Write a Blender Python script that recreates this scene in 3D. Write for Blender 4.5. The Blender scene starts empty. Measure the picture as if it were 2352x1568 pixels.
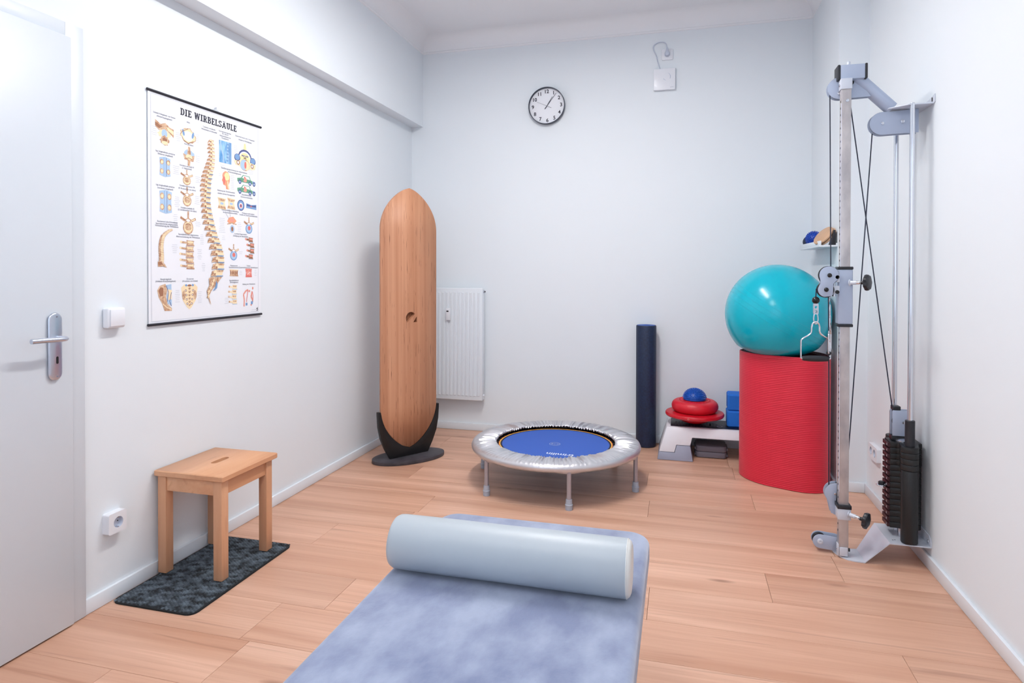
import bpy, bmesh, math, random
from math import sin, cos, pi, radians as R
from mathutils import Vector, Matrix, Quaternion
from mathutils.geometry import tessellate_polygon

S = bpy.context.scene
COL = S.collection

# ------------------------------------------------------------------ camera
def make_camera():
    f, yaw, pit, rol, cy = 1447.1, 0.26027, 0.010289, 0.001248, 637.4
    cd = bpy.data.cameras.new('camera'); co = bpy.data.objects.new('camera', cd); COL.objects.link(co)
    cd.sensor_fit = 'HORIZONTAL'; cd.sensor_width = 36.0
    cd.lens = 36.0 * f / 2352.0
    cd.shift_y = -(784.0 - cy) / 2352.0
    cd.clip_start = 0.02
    fw = Vector((-sin(yaw)*cos(pit), cos(yaw)*cos(pit), -sin(pit)))
    r = Vector((cos(yaw), sin(yaw), 0)); u = r.cross(fw)
    r2 = r*cos(rol) + u*sin(rol); u2 = -r*sin(rol) + u*cos(rol)
    m = Matrix((r2, u2, -fw)).transposed().to_4x4()
    m.translation = (0, 0, 1.30)
    co.matrix_world = m
    S.camera = co
make_camera()

# ------------------------------------------------------------------ world, light, exposure
W = bpy.data.worlds.new('daylight'); S.world = W; W.use_nodes = True
bg = W.node_tree.nodes['Background']; bg.inputs[0].default_value = (0.80, 0.88, 1.0, 1); bg.inputs[1].default_value = 1.0
S.view_settings.view_transform = 'Standard'; S.view_settings.look = 'None'
S.view_settings.gamma = 1.0; S.view_settings.use_curve_mapping = False
S.view_settings.exposure = -0.30
LAMP_W, FILL_UP_W, FILL_STRIP_W, FILL_STRIP_UP_W, WINDOW_FILL_W = 53.0, 19.0, 10.0, 52.0, 24.0

def area(name, loc, direction, sx, sy, power, color):
    l = bpy.data.lights.new(name, 'AREA'); l.shape = 'RECTANGLE'; l.size = sx; l.size_y = sy
    l.energy = power; l.color = color
    o = bpy.data.objects.new(name, l); COL.objects.link(o)
    o.location = loc; o.rotation_euler = Vector(direction).to_track_quat('-Z', 'Y').to_euler()
    return o
# added area light as daylight fill from an unseen window behind the photographer
area('window_fill', (-0.55, -1.72, 1.75), (0, 1, -0.05), 2.3, 1.9, WINDOW_FILL_W, (0.70, 0.83, 1.0))

# ------------------------------------------------------------------ materials
def lin(c):
    return tuple(((x/255.0)/12.92 if x/255.0 <= 0.04045 else ((x/255.0+0.055)/1.055)**2.4) for x in c) + (1.0,)

def M(name, c, rough=0.5, metal=0.0, c2=None, scale=(5, 5, 5), detail=4.0, lo=0.35, hi=0.65, bump=0.0, bscale=None, bdist=0.002,
      coat=0.0, sheen=0.0, spec=0.5, rand=False, emit=None):
    m = bpy.data.materials.new(name); m.use_nodes = True
    nt = m.node_tree; b = nt.nodes['Principled BSDF']
    b.inputs['Base Color'].default_value = lin(c)
    b.inputs['Roughness'].default_value = rough; b.inputs['Metallic'].default_value = metal
    b.inputs['Specular IOR Level'].default_value = spec
    b.inputs['Coat Weight'].default_value = coat; b.inputs['Coat Roughness'].default_value = 0.12
    b.inputs['Sheen Weight'].default_value = sheen
    if emit: b.inputs['Emission Color'].default_value = lin(emit[0]); b.inputs['Emission Strength'].default_value = emit[1]
    if c2 or bump:
        tc = nt.nodes.new('ShaderNodeTexCoord'); src = tc.outputs['Object']
        if rand:
            oi = nt.nodes.new('ShaderNodeObjectInfo'); mul = nt.nodes.new('ShaderNodeMath'); mul.operation = 'MULTIPLY'; mul.inputs[1].default_value = 37.0
            ad = nt.nodes.new('ShaderNodeVectorMath'); ad.operation = 'ADD'
            nt.links.new(oi.outputs['Random'], mul.inputs[0]); nt.links.new(src, ad.inputs[0]); nt.links.new(mul.outputs[0], ad.inputs[1]); src = ad.outputs[0]
        def noise(sc, det):
            mp = nt.nodes.new('ShaderNodeMapping'); mp.inputs['Scale'].default_value = sc
            n = nt.nodes.new('ShaderNodeTexNoise'); n.inputs['Scale'].default_value = 1.0; n.inputs['Detail'].default_value = det
            nt.links.new(src, mp.inputs[0]); nt.links.new(mp.outputs[0], n.inputs['Vector']); return n.outputs['Fac']
        if c2:
            rp = nt.nodes.new('ShaderNodeValToRGB'); rp.color_ramp.elements[0].position = lo; rp.color_ramp.elements[1].position = hi
            rp.color_ramp.elements[0].color = lin(c); rp.color_ramp.elements[1].color = lin(c2)
            nt.links.new(noise(scale, detail), rp.inputs[0]); nt.links.new(rp.outputs[0], b.inputs['Base Color'])
        if bump:
            bp = nt.nodes.new('ShaderNodeBump'); bp.inputs['Strength'].default_value = bump; bp.inputs['Distance'].default_value = bdist
            nt.links.new(noise(bscale or scale, 6.0), bp.inputs['Height']); nt.links.new(bp.outputs[0], b.inputs['Normal'])
    return m

def wood(name, base, grain, knot, along='x', fine=90.0, long=1.6, rough=0.45, rand=True, coat=0.0, knots=0.0, tone=0.10, streak=None):
    """Grain running along one axis, slow tone drift, optional knots, per-piece offset."""
    m = bpy.data.materials.new(name); m.use_nodes = True; nt = m.node_tree; N = nt.nodes; L = nt.links
    b = N['Principled BSDF']; b.inputs['Roughness'].default_value = rough; b.inputs['Coat Weight'].default_value = coat
    tc = N.new('ShaderNodeTexCoord'); src = tc.outputs['Object']
    oi = N.new('ShaderNodeObjectInfo')
    if rand:
        mul = N.new('ShaderNodeMath'); mul.operation = 'MULTIPLY'; mul.inputs[1].default_value = 53.0
        ad = N.new('ShaderNodeVectorMath'); ad.operation = 'ADD'
        L.new(oi.outputs['Random'], mul.inputs[0]); L.new(src, ad.inputs[0]); L.new(mul.outputs[0], ad.inputs[1]); src = ad.outputs[0]
    def sc(a, c): return {'x': (a, c, c), 'y': (c, a, c), 'z': (c, c, a)}[along]
    def noise(s, d, dist=0.0):
        mp = N.new('ShaderNodeMapping'); mp.inputs['Scale'].default_value = s
        n = N.new('ShaderNodeTexNoise'); n.inputs['Scale'].default_value = 1; n.inputs['Detail'].default_value = d; n.inputs['Distortion'].default_value = dist
        L.new(src, mp.inputs[0]); L.new(mp.outputs[0], n.inputs[0]); return n.outputs['Fac']
    def ramp(fac, p0, p1, c0, c1):
        r = N.new('ShaderNodeValToRGB'); e = r.color_ramp.elements; e[0].position = p0; e[1].position = p1; e[0].color = c0; e[1].color = c1
        L.new(fac, r.inputs[0]); return r.outputs[0]
    def mix(a, bb, fac, mode='MIX'):
        x = N.new('ShaderNodeMix'); x.data_type = 'RGBA'; x.blend_type = mode
        for s_, v in ((x.inputs[0], fac), (x.inputs[6], a), (x.inputs[7], bb)):
            if hasattr(v, 'links') or hasattr(v, 'is_output'): L.new(v, s_)
            else: s_.default_value = v
        return x.outputs[2]
    w, k = (1, 1, 1, 1), (0, 0, 0, 1)
    col = ramp(noise(sc(long*0.55, fine*0.10), 5, 0.6), 0.32, 0.68, lin(base), lin(grain))
    fine_f = ramp(noise(sc(long*2.2, fine), 4), 0.45, 0.72, k, w)
    col = mix(col, lin(grain), mix(k, fine_f, 0.45))
    str_f = ramp(noise(sc(*streak[:2]), 2), streak[2], streak[2]+.05, k, w) if streak else ramp(noise(sc(long*1.3, fine*0.32), 6, 1.2), 0.60, 0.74, k, w)
    col = mix(col, lin(knot), mix(k, str_f, streak[3] if streak else 0.40))
    if knots:
        mp = N.new('ShaderNodeMapping'); mp.inputs['Scale'].default_value = sc(1.5, 5.5)
        v = N.new('ShaderNodeTexVoronoi'); v.inputs['Scale'].default_value = 1.0
        L.new(src, mp.inputs[0]); L.new(mp.outputs[0], v.inputs['Vector'])
        kf = ramp(v.outputs['Distance'], 0.02, 0.10, (knots,)*3 + (1,), k)
        col = mix(col, lin(knot), kf)
    hv = N.new('ShaderNodeHueSaturation'); rg = N.new('ShaderNodeMapRange')
    rg.inputs['To Min'].default_value = 1.0 - tone; rg.inputs['To Max'].default_value = 1.0 + tone*0.5
    L.new(oi.outputs['Random'], rg.inputs[0]); L.new(rg.outputs[0], hv.inputs['Value']); L.new(col, hv.inputs['Color'])
    L.new(hv.outputs[0], b.inputs['Base Color'])
    return m

MT = dict(
    wall=M('wall_paint', (232, 239, 245), 0.75, bump=0.12, bscale=(260, 260, 260), bdist=0.0008),
    ceil=M('ceiling_paint', (240, 242, 246), 0.85, bump=0.2, bscale=(40, 40, 40), bdist=0.002),
    trim=M('white_lacquer', (231, 238, 245), 0.32),
    door=M('door_lacquer', (212, 220, 228), 0.35),
    plastic=M('white_plastic', (236, 239, 246), 0.28),
    plastic_grey=M('pale_grey_plastic', (196, 204, 220), 0.35),
    hole=M('dark_hole', (18, 18, 24), 0.7),
    floor=wood('oak_laminate', (224, 181, 156), (193, 145, 119), (138, 95, 74), 'x', 95, 0.9, 0.42, knots=0.75, tone=0.07),
    subfloor=M('subfloor', (110, 80, 62), 0.9),
    beech=wood('beech', (226, 176, 138), (208, 152, 114), (186, 128, 92), 'y', 60, 2.0, 0.45, tone=0.05),
    beech_leg=wood('beech_upright', (216, 166, 130), (198, 144, 108), (176, 120, 86), 'z', 60, 2.0, 0.45, tone=0.05),
    bamboo=wood('laminated_board', (210, 156, 122), (184, 126, 92), (112, 62, 34), 'z', 210, 0.5, 0.5, tone=0.03, streak=(7.0, 190.0, 0.66, 0.85)),
    recess_shade_wood=M('shaded_cut_wood', (112, 68, 42), 0.7, c2=(142, 92, 60), scale=(120, 120, 8)),  # shade inside the emblem recess, painted in as darker brown wood
    plywood=wood('pale_plywood', (214, 178, 146), (192, 152, 120), (120, 80, 55), 'z', 60, 2.5, 0.5, tone=0.05),
    black=M('black_laminate', (16, 16, 18), 0.45, c2=(26, 26, 28), scale=(12, 12, 12)),
    slate=M('dark_slate_laminate', (52, 50, 56), 0.5, c2=(74, 70, 76), scale=(14, 14, 14)),
    rod=M('black_rod', (20, 20, 34), 0.4),
    paper=M('poster_paper', (240, 243, 250), 0.4),
    mat_base=M('doormat_backing', (16, 20, 24), 0.85),
    mat_nub=M('doormat_weave', (26, 32, 37), 0.8, c2=(94, 107, 118), scale=(26, 40, 26), detail=12, lo=0.38, hi=0.66),
    steel=M('brushed_steel', (206, 212, 224), 0.28, 1.0),
    chrome=M('chrome', (225, 228, 235), 0.12, 1.0),
    galv=M('galvanised_post', (200, 195, 195), 0.42, 0.5, c2=(172, 168, 171), scale=(18, 18, 9), detail=6),
    greymetal=M('silver_grey_powder_coat', (172, 184, 206), 0.45, 0.12),
    greymetal_lt=M('pale_grey_powder_coat', (206, 212, 224), 0.42, 0.1),
    blackplastic=M('black_plastic', (26, 28, 36), 0.42),
    blackgloss=M('black_gloss', (12, 12, 15), 0.22),
    iron=M('black_weight_iron', (26, 28, 31), 0.42, 0.15, bump=0.25, bscale=(180, 180, 180), bdist=0.001),
    iron_face=M('weight_number_strip', (54, 20, 30), 0.5),
    cable=M('dark_cable', (26, 34, 58), 0.5),
    bolt=M('zinc_bolt', (205, 208, 216), 0.25, 1.0),
    silver=M('silver_vinyl', (208, 208, 213), 0.38, 0.72, bump=0.25, bscale=(30, 30, 30), bdist=0.003),
    silver_leg=M('silver_leg_paint', (170, 166, 174), 0.35, 0.45),
    legtip=M('grey_rubber_tip', (168, 176, 190), 0.6),
    blue_mat=M('blue_jump_mat', (40, 88, 182), 0.62, bump=0.2, bscale=(700, 700, 700), bdist=0.0006),
    navy=M('navy_band', (14, 20, 56), 0.7),
    yellow=M('yellow_band', (250, 196, 66), 0.6),
    orange=M('orange_band', (205, 92, 24), 0.6),
    print_white=M('white_print', (225, 232, 250), 0.6),
    roller=M('navy_foam', (20, 34, 62), 0.55, c2=(26, 44, 76), scale=(90, 90, 90), bump=0.3, bscale=(220, 220, 220), bdist=0.001),
    roller_end=M('blue_foam_end', (52, 92, 170), 0.7),
    red_mat=M('red_gym_mat', (216, 30, 58), 0.5, bump=0.1, bscale=(300, 300, 300), bdist=0.0006, sheen=0.15),
    red_cut=M('dark_red_mat_edge', (96, 28, 38), 0.8),
    ball=M('turquoise_vinyl', (0, 176, 198), 0.20, spec=0.45),
    ball_line=M('turquoise_ridge', (28, 182, 200), 0.3),
    red=M('red_plastic', (204, 18, 38), 0.35, bump=0.08, bscale=(300, 300, 300), bdist=0.0005),
    red_rubber=M('red_rubber', (212, 26, 46), 0.42),
    blue=M('blue_rubber', (0, 78, 176), 0.36),
    blue_foam=M('blue_foam_block', (22, 112, 214), 0.75, bump=0.2, bscale=(260, 260, 260), bdist=0.0008),
    spiky=M('royal_blue_rubber', (0, 62, 168), 0.4),
    step_white=M('step_white_plastic', (232, 232, 240), 0.35),
    step_grey=M('step_grey_plastic', (150, 154, 174), 0.5),
    riser=M('riser_grey_plastic', (112, 108, 120), 0.55),
    step_mat=M('step_black_rubber', (15, 22, 42), 0.4),
    step_print=M('step_grey_print', (52, 60, 80), 0.5),
    suede=M('blue_grey_suede', (108, 119, 152), 0.9, c2=(150, 161, 186), scale=(11, 7, 11), detail=15, lo=0.36, hi=0.64, sheen=0.55, bump=0.25, bscale=(120, 120, 120), bdist=0.002),
    bolster=M('pale_blue_vinyl', (174, 183, 190), 0.42, bump=0.05, bscale=(9, 60, 60), bdist=0.003),
    bolster_end=M('cream_vinyl', (226, 226, 222), 0.45),
    clock_face=M('clock_face', (236, 239, 246), 0.5),
    clock_rim=M('clock_rim', (44, 52, 72), 0.35),
    ink=M('printed_ink', (34, 34, 52), 0.6),
    ink_grey=M('grey_print', (132, 136, 150), 0.6),
    ink_light=M('light_grey_print', (186, 192, 204), 0.6),
    bone=M('print_bone', (224, 196, 166), 0.6, c2=(182, 134, 102), scale=(90, 90, 90), detail=5),
    bone_lt=M('print_bone_light', (246, 226, 188), 0.6),
    bone_dk=M('print_bone_dark', (158, 110, 84), 0.6),
    pblue=M('print_pale_blue', (174, 202, 230), 0.6),
    pblue2=M('print_mid_blue', (122, 160, 206), 0.6),
    pnavy=M('print_navy', (78, 90, 142), 0.6),
    pred=M('print_red', (222, 118, 110), 0.6),
    ppink=M('print_pink', (232, 158, 144), 0.6),
    pyellow=M('print_yellow', (246, 228, 172), 0.6),
    pgreen=M('print_green', (104, 162, 132), 0.6),
    porange=M('print_orange', (238, 164, 128), 0.6),
    xray=M('print_xray', (84, 146, 206), 0.6, c2=(160, 206, 238), scale=(60, 60, 16), detail=5, lo=0.4, hi=0.6),
    lamp=M('lamp_diffuser', (255, 255, 255), 0.6, emit=((255, 250, 244), 6.0)),
)

# ------------------------------------------------------------------ mesh building
WM = {}
class MB:
    def __init__(self): self.v, self.f, self.mi = [], [], []
    def add(self, vs, fs, mi=0, mtx=None):
        o = len(self.v)
        self.v += [tuple(mtx @ Vector(p)) if mtx else tuple(p) for p in vs]
        self.f += [tuple(i+o for i in f) for f in fs]; self.mi += [mi]*len(fs); return self
    def bm(self, bm, mi=0, mtx=None):
        bm.verts.index_update()
        self.add([v.co.copy() for v in bm.verts], [[v.index for v in f.verts] for f in bm.faces], mi, mtx); bm.free(); return self
    def box(self, x0, x1, y0, y1, z0, z1, bev=0.0, seg=2, mi=0, mtx=None):
        b = bmesh.new(); bmesh.ops.create_cube(b, size=1)
        for v in b.verts:
            v.co = Vector((x0+(v.co.x+.5)*(x1-x0), y0+(v.co.y+.5)*(y1-y0), z0+(v.co.z+.5)*(z1-z0)))
        if bev: bmesh.ops.bevel(b, geom=list(b.edges), offset=bev, segments=seg, profile=0.5, affect='EDGES')
        return self.bm(b, mi, mtx)
    def cyl(self, p0, p1, r0, r1=None, seg=24, bev=0.0, mi=0):
        p0, p1 = Vector(p0), Vector(p1); r1 = r0 if r1 is None else r1; d = p1-p0; h = d.length
        pr = [(0, 0), (r0, 0), (r1, h), (0, h)]
        if bev: pr = [(0, 0), (r0-bev, 0), (r0-bev*.3, bev*.3), (r0, bev), (r1, h-bev), (r1-bev*.3, h-bev*.3), (r1-bev, h), (0, h)]
        m = d.to_track_quat('Z', 'Y').to_matrix().to_4x4(); m.translation = p0
        return self.lathe(pr, seg, mi, m)
    def lathe(self, prof, seg=48, mi=0, mtx=None, closed=False):
        vs, fs, rings = [], [], []
        for (r, z) in prof:
            if r < 1e-6: rings.append([len(vs)]); vs.append((0, 0, z))
            else:
                rings.append(list(range(len(vs), len(vs)+seg))); vs += [(r*cos(2*pi*i/seg), r*sin(2*pi*i/seg), z) for i in range(seg)]
        pairs = list(zip(rings, rings[1:])) + ([(rings[-1], rings[0])] if closed else [])
        for a, b in pairs:
            if len(a) == 1 and len(b) == 1: continue
            for i in range(seg):
                j = (i+1) % seg
                if len(a) == 1: fs.append((a[0], b[j], b[i]))
                elif len(b) == 1: fs.append((a[i], a[j], b[0]))
                else: fs.append((a[i], a[j], b[j], b[i]))
        return self.add(vs, fs, mi, mtx)
    def tube(self, pts, r, seg=10, closed=False, mi=0, caps=True):
        P = [Vector(p) for p in pts]; n = len(P); vs, fs = [], []
        rr = r if isinstance(r, (list, tuple)) else [r]*n
        T = []
        for i in range(n):
            a = P[(i-1) % n] if (closed or i > 0) else P[i]; b = P[(i+1) % n] if (closed or i < n-1) else P[i]
            T.append((b-a).normalized())
        nrm = T[0].orthogonal().normalized()
        for i in range(n):
            if i: 
                q = T[i-1].rotation_difference(T[i]); nrm = (q @ nrm); nrm = (nrm - T[i]*nrm.dot(T[i])).normalized()
            bn = T[i].cross(nrm)
            vs += [P[i] + (nrm*cos(2*pi*k/seg) + bn*sin(2*pi*k/seg))*rr[i] for k in range(seg)]
        for i in range(n if closed else n-1):
            a, b = i*seg, ((i+1) % n)*seg
            for k in range(seg): fs.append((a+k, a+(k+1) % seg, b+(k+1) % seg, b+k))
        if caps and not closed: fs += [tuple(range(seg))[::-1], tuple(range((n-1)*seg, n*seg))]
        return self.add(vs, fs, mi)
    def prism(self, poly, h0, h1, plane='xy', holes=(), mi=0, bev=0.0, seg=2, mtx=None):
        mp = {'xy': lambda a, b, h: (a, b, h), 'xz': lambda a, b, h: (a, h, b), 'yz': lambda a, b, h: (h, a, b)}[plane]
        if not holes:
            b = bmesh.new()
            lo = [b.verts.new(mp(p[0], p[1], h0)) for p in poly]; hi = [b.verts.new(mp(p[0], p[1], h1)) for p in poly]
            n = len(poly); f0 = b.faces.new(lo); f1 = b.faces.new(hi)
            for i in range(n): b.faces.new((lo[i], lo[(i+1) % n], hi[(i+1) % n], hi[i]))
            bmesh.ops.recalc_face_normals(b, faces=b.faces)
            if bev:
                es = [e for f in (f0, f1) for e in f.edges]
                bmesh.ops.bevel(b, geom=es, offset=bev, segments=seg, profile=0.5, affect='EDGES')
            return self.bm(b, mi, mtx)
        loops = [list(poly)] + [list(h) for h in holes]
        flat = [p for l in loops for p in l]
        tris = tessellate_polygon([[Vector((p[0], p[1], 0)) for p in l] for l in loops])
        n = len(flat); vs = [mp(p[0], p[1], h0) for p in flat] + [mp(p[0], p[1], h1) for p in flat]
        fs = [tuple(t) for t in tris] + [tuple(i+n for i in t) for t in tris]
        o = 0
        for l in loops:
            k = len(l)
            for i in range(k): fs.append((o+i, o+(i+1) % k, n+o+(i+1) % k, n+o+i))
            o += k
        return self.add(vs, fs, mi, mtx)
    def poly(self, pts, mi=0): return self.add(pts, [tuple(range(len(pts)))], mi)
    def build(self, name, mats, parent=None, local=False, angle=35, label=None):
        if not isinstance(mats, (list, tuple)): mats = [mats]
        me = bpy.data.meshes.new(name)
        vs = self.v
        if parent is not None and not local:
            inv = WM[parent.name].inverted(); vs = [inv @ Vector(p) for p in vs]
        me.from_pydata([tuple(p) for p in vs], [], self.f)
        for m in mats: me.materials.append(MT[m] if isinstance(m, str) else m)
        me.polygons.foreach_set('material_index', self.mi)
        b = bmesh.new(); b.from_mesh(me)
        bmesh.ops.remove_doubles(b, verts=b.verts, dist=1e-6)
        bmesh.ops.recalc_face_normals(b, faces=b.faces)
        for f in b.faces: f.smooth = True
        for e in b.edges:
            if len(e.link_faces) == 2 and e.calc_face_angle(0) > R(angle): e.smooth = False
        b.to_mesh(me); b.free()
        o = bpy.data.objects.new(name, me); COL.objects.link(o)
        if parent is not None: o.parent = parent; WM[o.name] = WM[parent.name]
        else: WM[o.name] = Matrix.Identity(4)
        if label: o['label'] = label
        return o

def tag(o, label=None, cat=None, group=None, kind=None):
    if label: o['label'] = label
    if cat: o['category'] = cat
    if group: o['group'] = group
    if kind: o['kind'] = kind
    return o
def thing(name, label, cat, loc=(0, 0, 0), rot=(0, 0, 0), group=None):
    o = bpy.data.objects.new(name, None); COL.objects.link(o); o.empty_display_size = 0.1
    o.location = loc; o.rotation_euler = rot
    from mathutils import Euler
    WM[o.name] = Matrix.Translation(loc) @ Euler(rot).to_matrix().to_4x4()
    return tag(o, label, cat, group)
def copy_obj(o, parent, loc=(0, 0, 0)):
    c = o.copy(); COL.objects.link(c); c.parent = parent; c.location = loc; WM[c.name] = WM[parent.name]; return c

def circ(cx, cy, r, n=32, a0=0.0, a1=2*pi, ry=None, end=False):
    ry = r if ry is None else ry; k = n if not end else n-1
    return [(cx+r*cos(a0+(a1-a0)*i/k), cy+ry*sin(a0+(a1-a0)*i/k)) for i in range(n)]
def rrect(x0, x1, y0, y1, r, n=6):
    return (circ(x1-r, y1-r, r, n, 0, pi/2, end=True) + circ(x0+r, y1-r, r, n, pi/2, pi, end=True)
            + circ(x0+r, y0+r, r, n, pi, 1.5*pi, end=True) + circ(x1-r, y0+r, r, n, 1.5*pi, 2*pi, end=True))
def catmull(P, n=8, closed=False):
    P = [Vector(p) for p in P]; out = []; m = len(P)
    for i in range(m if closed else m-1):
        p0 = P[(i-1) % m] if (closed or i) else P[0]; p1 = P[i]; p2 = P[(i+1) % m]
        p3 = P[(i+2) % m] if (closed or i+2 < m) else P[-1]
        for k in range(n):
            t = k/n
            out.append(0.5*((2*p1) + (p2-p0)*t + (2*p0-5*p1+4*p2-p3)*t*t + (3*p1-p0-3*p2+p3)*t**3))
    if not closed: out.append(P[-1])
    return out
def text(name, s, size, mat, parent, mtx, align='CENTER', local=False, ext=0.0, off=0.0):
    cu = bpy.data.curves.new(name, 'FONT'); cu.body = s; cu.size = size; cu.align_x = align; cu.align_y = 'CENTER'; cu.extrude = ext; cu.offset = off; cu.resolution_u = 3
    ob = bpy.data.objects.new(name+'_tmp', cu); COL.objects.link(ob)
    me = bpy.data.meshes.new_from_object(ob)
    bpy.data.objects.remove(ob); bpy.data.curves.remove(cu)
    m = mtx if local else WM[parent.name].inverted() @ mtx
    me.transform(m); me.materials.clear(); me.materials.append(MT[mat]); me.name = name
    o = bpy.data.objects.new(name, me); COL.objects.link(o); o.parent = parent; WM[o.name] = WM[parent.name]
    return o
def frame(o, x, y):
    """4x4 matrix from an origin and the directions of local x and y."""
    x, y = Vector(x).normalized(), Vector(y).normalized(); z = x.cross(y)
    m = Matrix((x, y, z)).transposed().to_4x4(); m.translation = o; return m
LEFTWALL = lambda y, z, x=-2.165: frame((x, y, z), (0, 1, 0), (0, 0, 1))
BACKWALL = lambda x, z, y=4.88: frame((x, y, z), (1, 0, 0), (0, 0, 1))
def struct(name, mb, mat, parent=None): 
    o = mb.build(name, mat, parent)
    if parent is None: o['kind'] = 'structure'
    return o

# ------------------------------------------------------------------ the room
XL, XU, XR, XP = -2.170, -2.068, 1.066, 0.905       # left wall, upper left wall, right wall, thickened far right wall
YB, YP, YF, ZC = 4.887, 4.104, -1.62, 3.22          # back wall, end of thick part, wall behind, ceiling
ZS = 2.496                                          # underside of the projecting upper wall
struct('ceiling', MB().box(XL-.2, XR+.2, YF-.2, YB+.2, ZC, ZC+.12), 'ceil')
struct('wall_left', MB().box(XL-.2, XL, YF-.2, YB+.2, -.05, ZC), 'wall')
struct('wall_left_upper', MB().box(XL, XU, YF, YB, ZS, ZC), 'wall')
struct('wall_back', MB().box(XL, XR+.2, YB, YB+.2, -.05, ZC), 'wall')
struct('wall_right', MB().box(XR, XR+.2, YF-.2, YB, -.05, ZC), 'wall')
struct('wall_right_far', MB().box(XP, XR, YP, YB, -.05, ZC), 'wall')
WX0, WX1, WZ0, WZ1 = -1.75, 0.65, 0.80, 2.75        # unseen window opening, put in for the daylight fill
mb = MB().box(XL, WX0, YF-.2, YF, -.05, ZC).box(WX1, XR, YF-.2, YF, -.05, ZC)
mb.box(WX0, WX1, YF-.2, YF, -.05, WZ0).box(WX0, WX1, YF-.2, YF, WZ1, ZC)
struct('wall_front', mb, 'wall')
mb = MB()
for a, b in ((WX0, WX0+.06), (WX1-.06, WX1), (-.58, -.52)): mb.box(a, b, YF-.12, YF-.06, WZ0, WZ1)
for a, b in ((WZ0, WZ0+.06), (WZ1-.06, WZ1)): mb.box(WX0, WX1, YF-.12, YF-.06, a, b)
struct('unseen_window_1', mb, 'trim')

# floor: a bed and its planks, 0.25 m wide, laid across the room
fl = struct('floor', MB().box(XL, XR, YF, YB, -.05, -.012), 'subfloor')
random.seed(4)
PW, PL = 0.2507, 2.05
known = {1.639: -1.456, 1.388: -1.785, 2.137: -1.317, 2.388: -0.115, 3.391: -0.16, 3.893: -0.19}
y0 = 1.639 - PW*13
while y0 < YB:
    a, b = max(y0, YF), min(y0+PW, YB)
    if b - a > 0.02:
        j = next((v for k, v in known.items() if abs(k-y0) < 0.05), None)
        if j is None: j = random.uniform(-2.0, 0.9)
        cuts = sorted([XL, XR] + [j+k*PL for k in range(-3, 4) if XL+.05 < j+k*PL < XR-.05])
        for x0, x1 in zip(cuts, cuts[1:]):
            g = 0.0006; cx, cy = (x0+x1)/2, (a+b)/2
            o = MB().box(x0+g-cx, x1-g-cx, a+g-cy, b-g-cy, -.012, 0, bev=0.0007, seg=1).build('plank', 'floor', fl, local=True)
            o.location = (cx, cy, 0)
    y0 += PW

# baseboards
BH, BT = 0.058, 0.014
def baseboard(name, x0, x1, y0, y1): struct(name, MB().box(x0, x1, y0, y1, 0.001, BH, bev=0.002, seg=2), 'trim')
baseboard('baseboard_left', XL, XL+BT, 1.868, 2.252)
baseboard('baseboard_left', XL, XL+BT, 2.254, YB)
baseboard('baseboard_left', XL, XL+BT, YF, 0.86)
baseboard('baseboard_back', XL+BT, XP, YB-BT, YB)
baseboard('baseboard_right_far', XP-BT, XP, YP-BT, YB-BT)
baseboard('baseboard_right_end', XP-BT, XR-BT, YP-BT, YP)
baseboard('baseboard_right', XR-BT, XR, YF, YP)
# cornice: a plastered cove with a small bead at its foot
def cove(p, n, L0, L1, name):
    """p: point at wall/cornice foot line (2D base), n: direction off the wall, profile in (off, z)."""
    prof = [(0.0, 3.095), (0.006, 3.098), (0.008, 3.108), (0.004, 3.114)]
    prof += [(0.004+0.112*(1-cos(t)), 3.114+0.106*sin(t)) for t in [R(a) for a in range(0, 91, 10)]]
    prof += [(0.0, ZC)]
    vs, fs = [], []; k = len(prof)
    for L in (L0, L1):
        for (d, z) in prof: vs.append((p[0]+n[0]*d+L[0], p[1]+n[1]*d+L[1], z))
    for i in range(k): fs.append((i, (i+1) % k, k+(i+1) % k, k+i))
    fs += [tuple(range(k)), tuple(range(k, 2*k))]
    struct(name, MB().add(vs, fs), 'ceil')
cove((0, YB), (0, -1), (XU, 0), (XP, 0), 'trim_1')
cove((XU, 0), (1, 0), (0, YF), (0, YB), 'trim_2')
cove((XP, 0), (-1, 0), (0, YP), (0, YB), 'trim_3')

# door in the left wall
dr = thing('door_1', 'white flush door with a steel lever handle in the left wall', 'door', (XL, 1.35, 0)); dr['kind'] = 'structure'
mb = MB()
mb.box(XL, -2.152, 1.795, 1.866, 0.002, 2.200, bev=0.002).box(XL, -2.152, 0.862, 0.930, 0.002, 2.200, bev=0.002).box(XL, -2.152, 0.93, 1.795, 2.135, 2.200, bev=0.002)
mb.build('frame', 'door', dr)
MB().box(XL, -2.140, 0.905, 1.808, 0.006, 2.147, bev=0.003).build('leaf', 'door', dr)
PX = -2.140
pl = MB().prism([(1.735+a, z) for a, z in circ(0, 1.126, 0.0255, 16, 0, pi, end=True)+circ(0, 0.937, 0.0255, 16, pi, 2*pi, end=True)], PX, PX+.011, 'yz', bev=0.006, seg=3).build('handle_plate', 'steel', dr)
MB().prism([(1.739+a, z) for a, z in circ(0, 0.992, .0042, 8, 0, pi, end=True)+circ(0, 0.974, .0042, 8, pi, 2*pi, end=True)], PX+.0105, PX+.0116, 'yz').build('keyhole', 'hole', pl)
for z in (1.137, .926): MB().cyl((PX+.0105, 1.738, z), (PX+.0122, 1.738, z), .0032, seg=12).build('screw', 'ink_grey', pl)
P = [(PX+.008, 1.745, 1.060), (PX+.030, 1.745, 1.060), (PX+.048, 1.742, 1.060), (PX+.058, 1.728, 1.060), (PX+.060, 1.705, 1.0605), (PX+.058, 1.66, 1.062), (PX+.056, 1.612, 1.063)]
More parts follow.
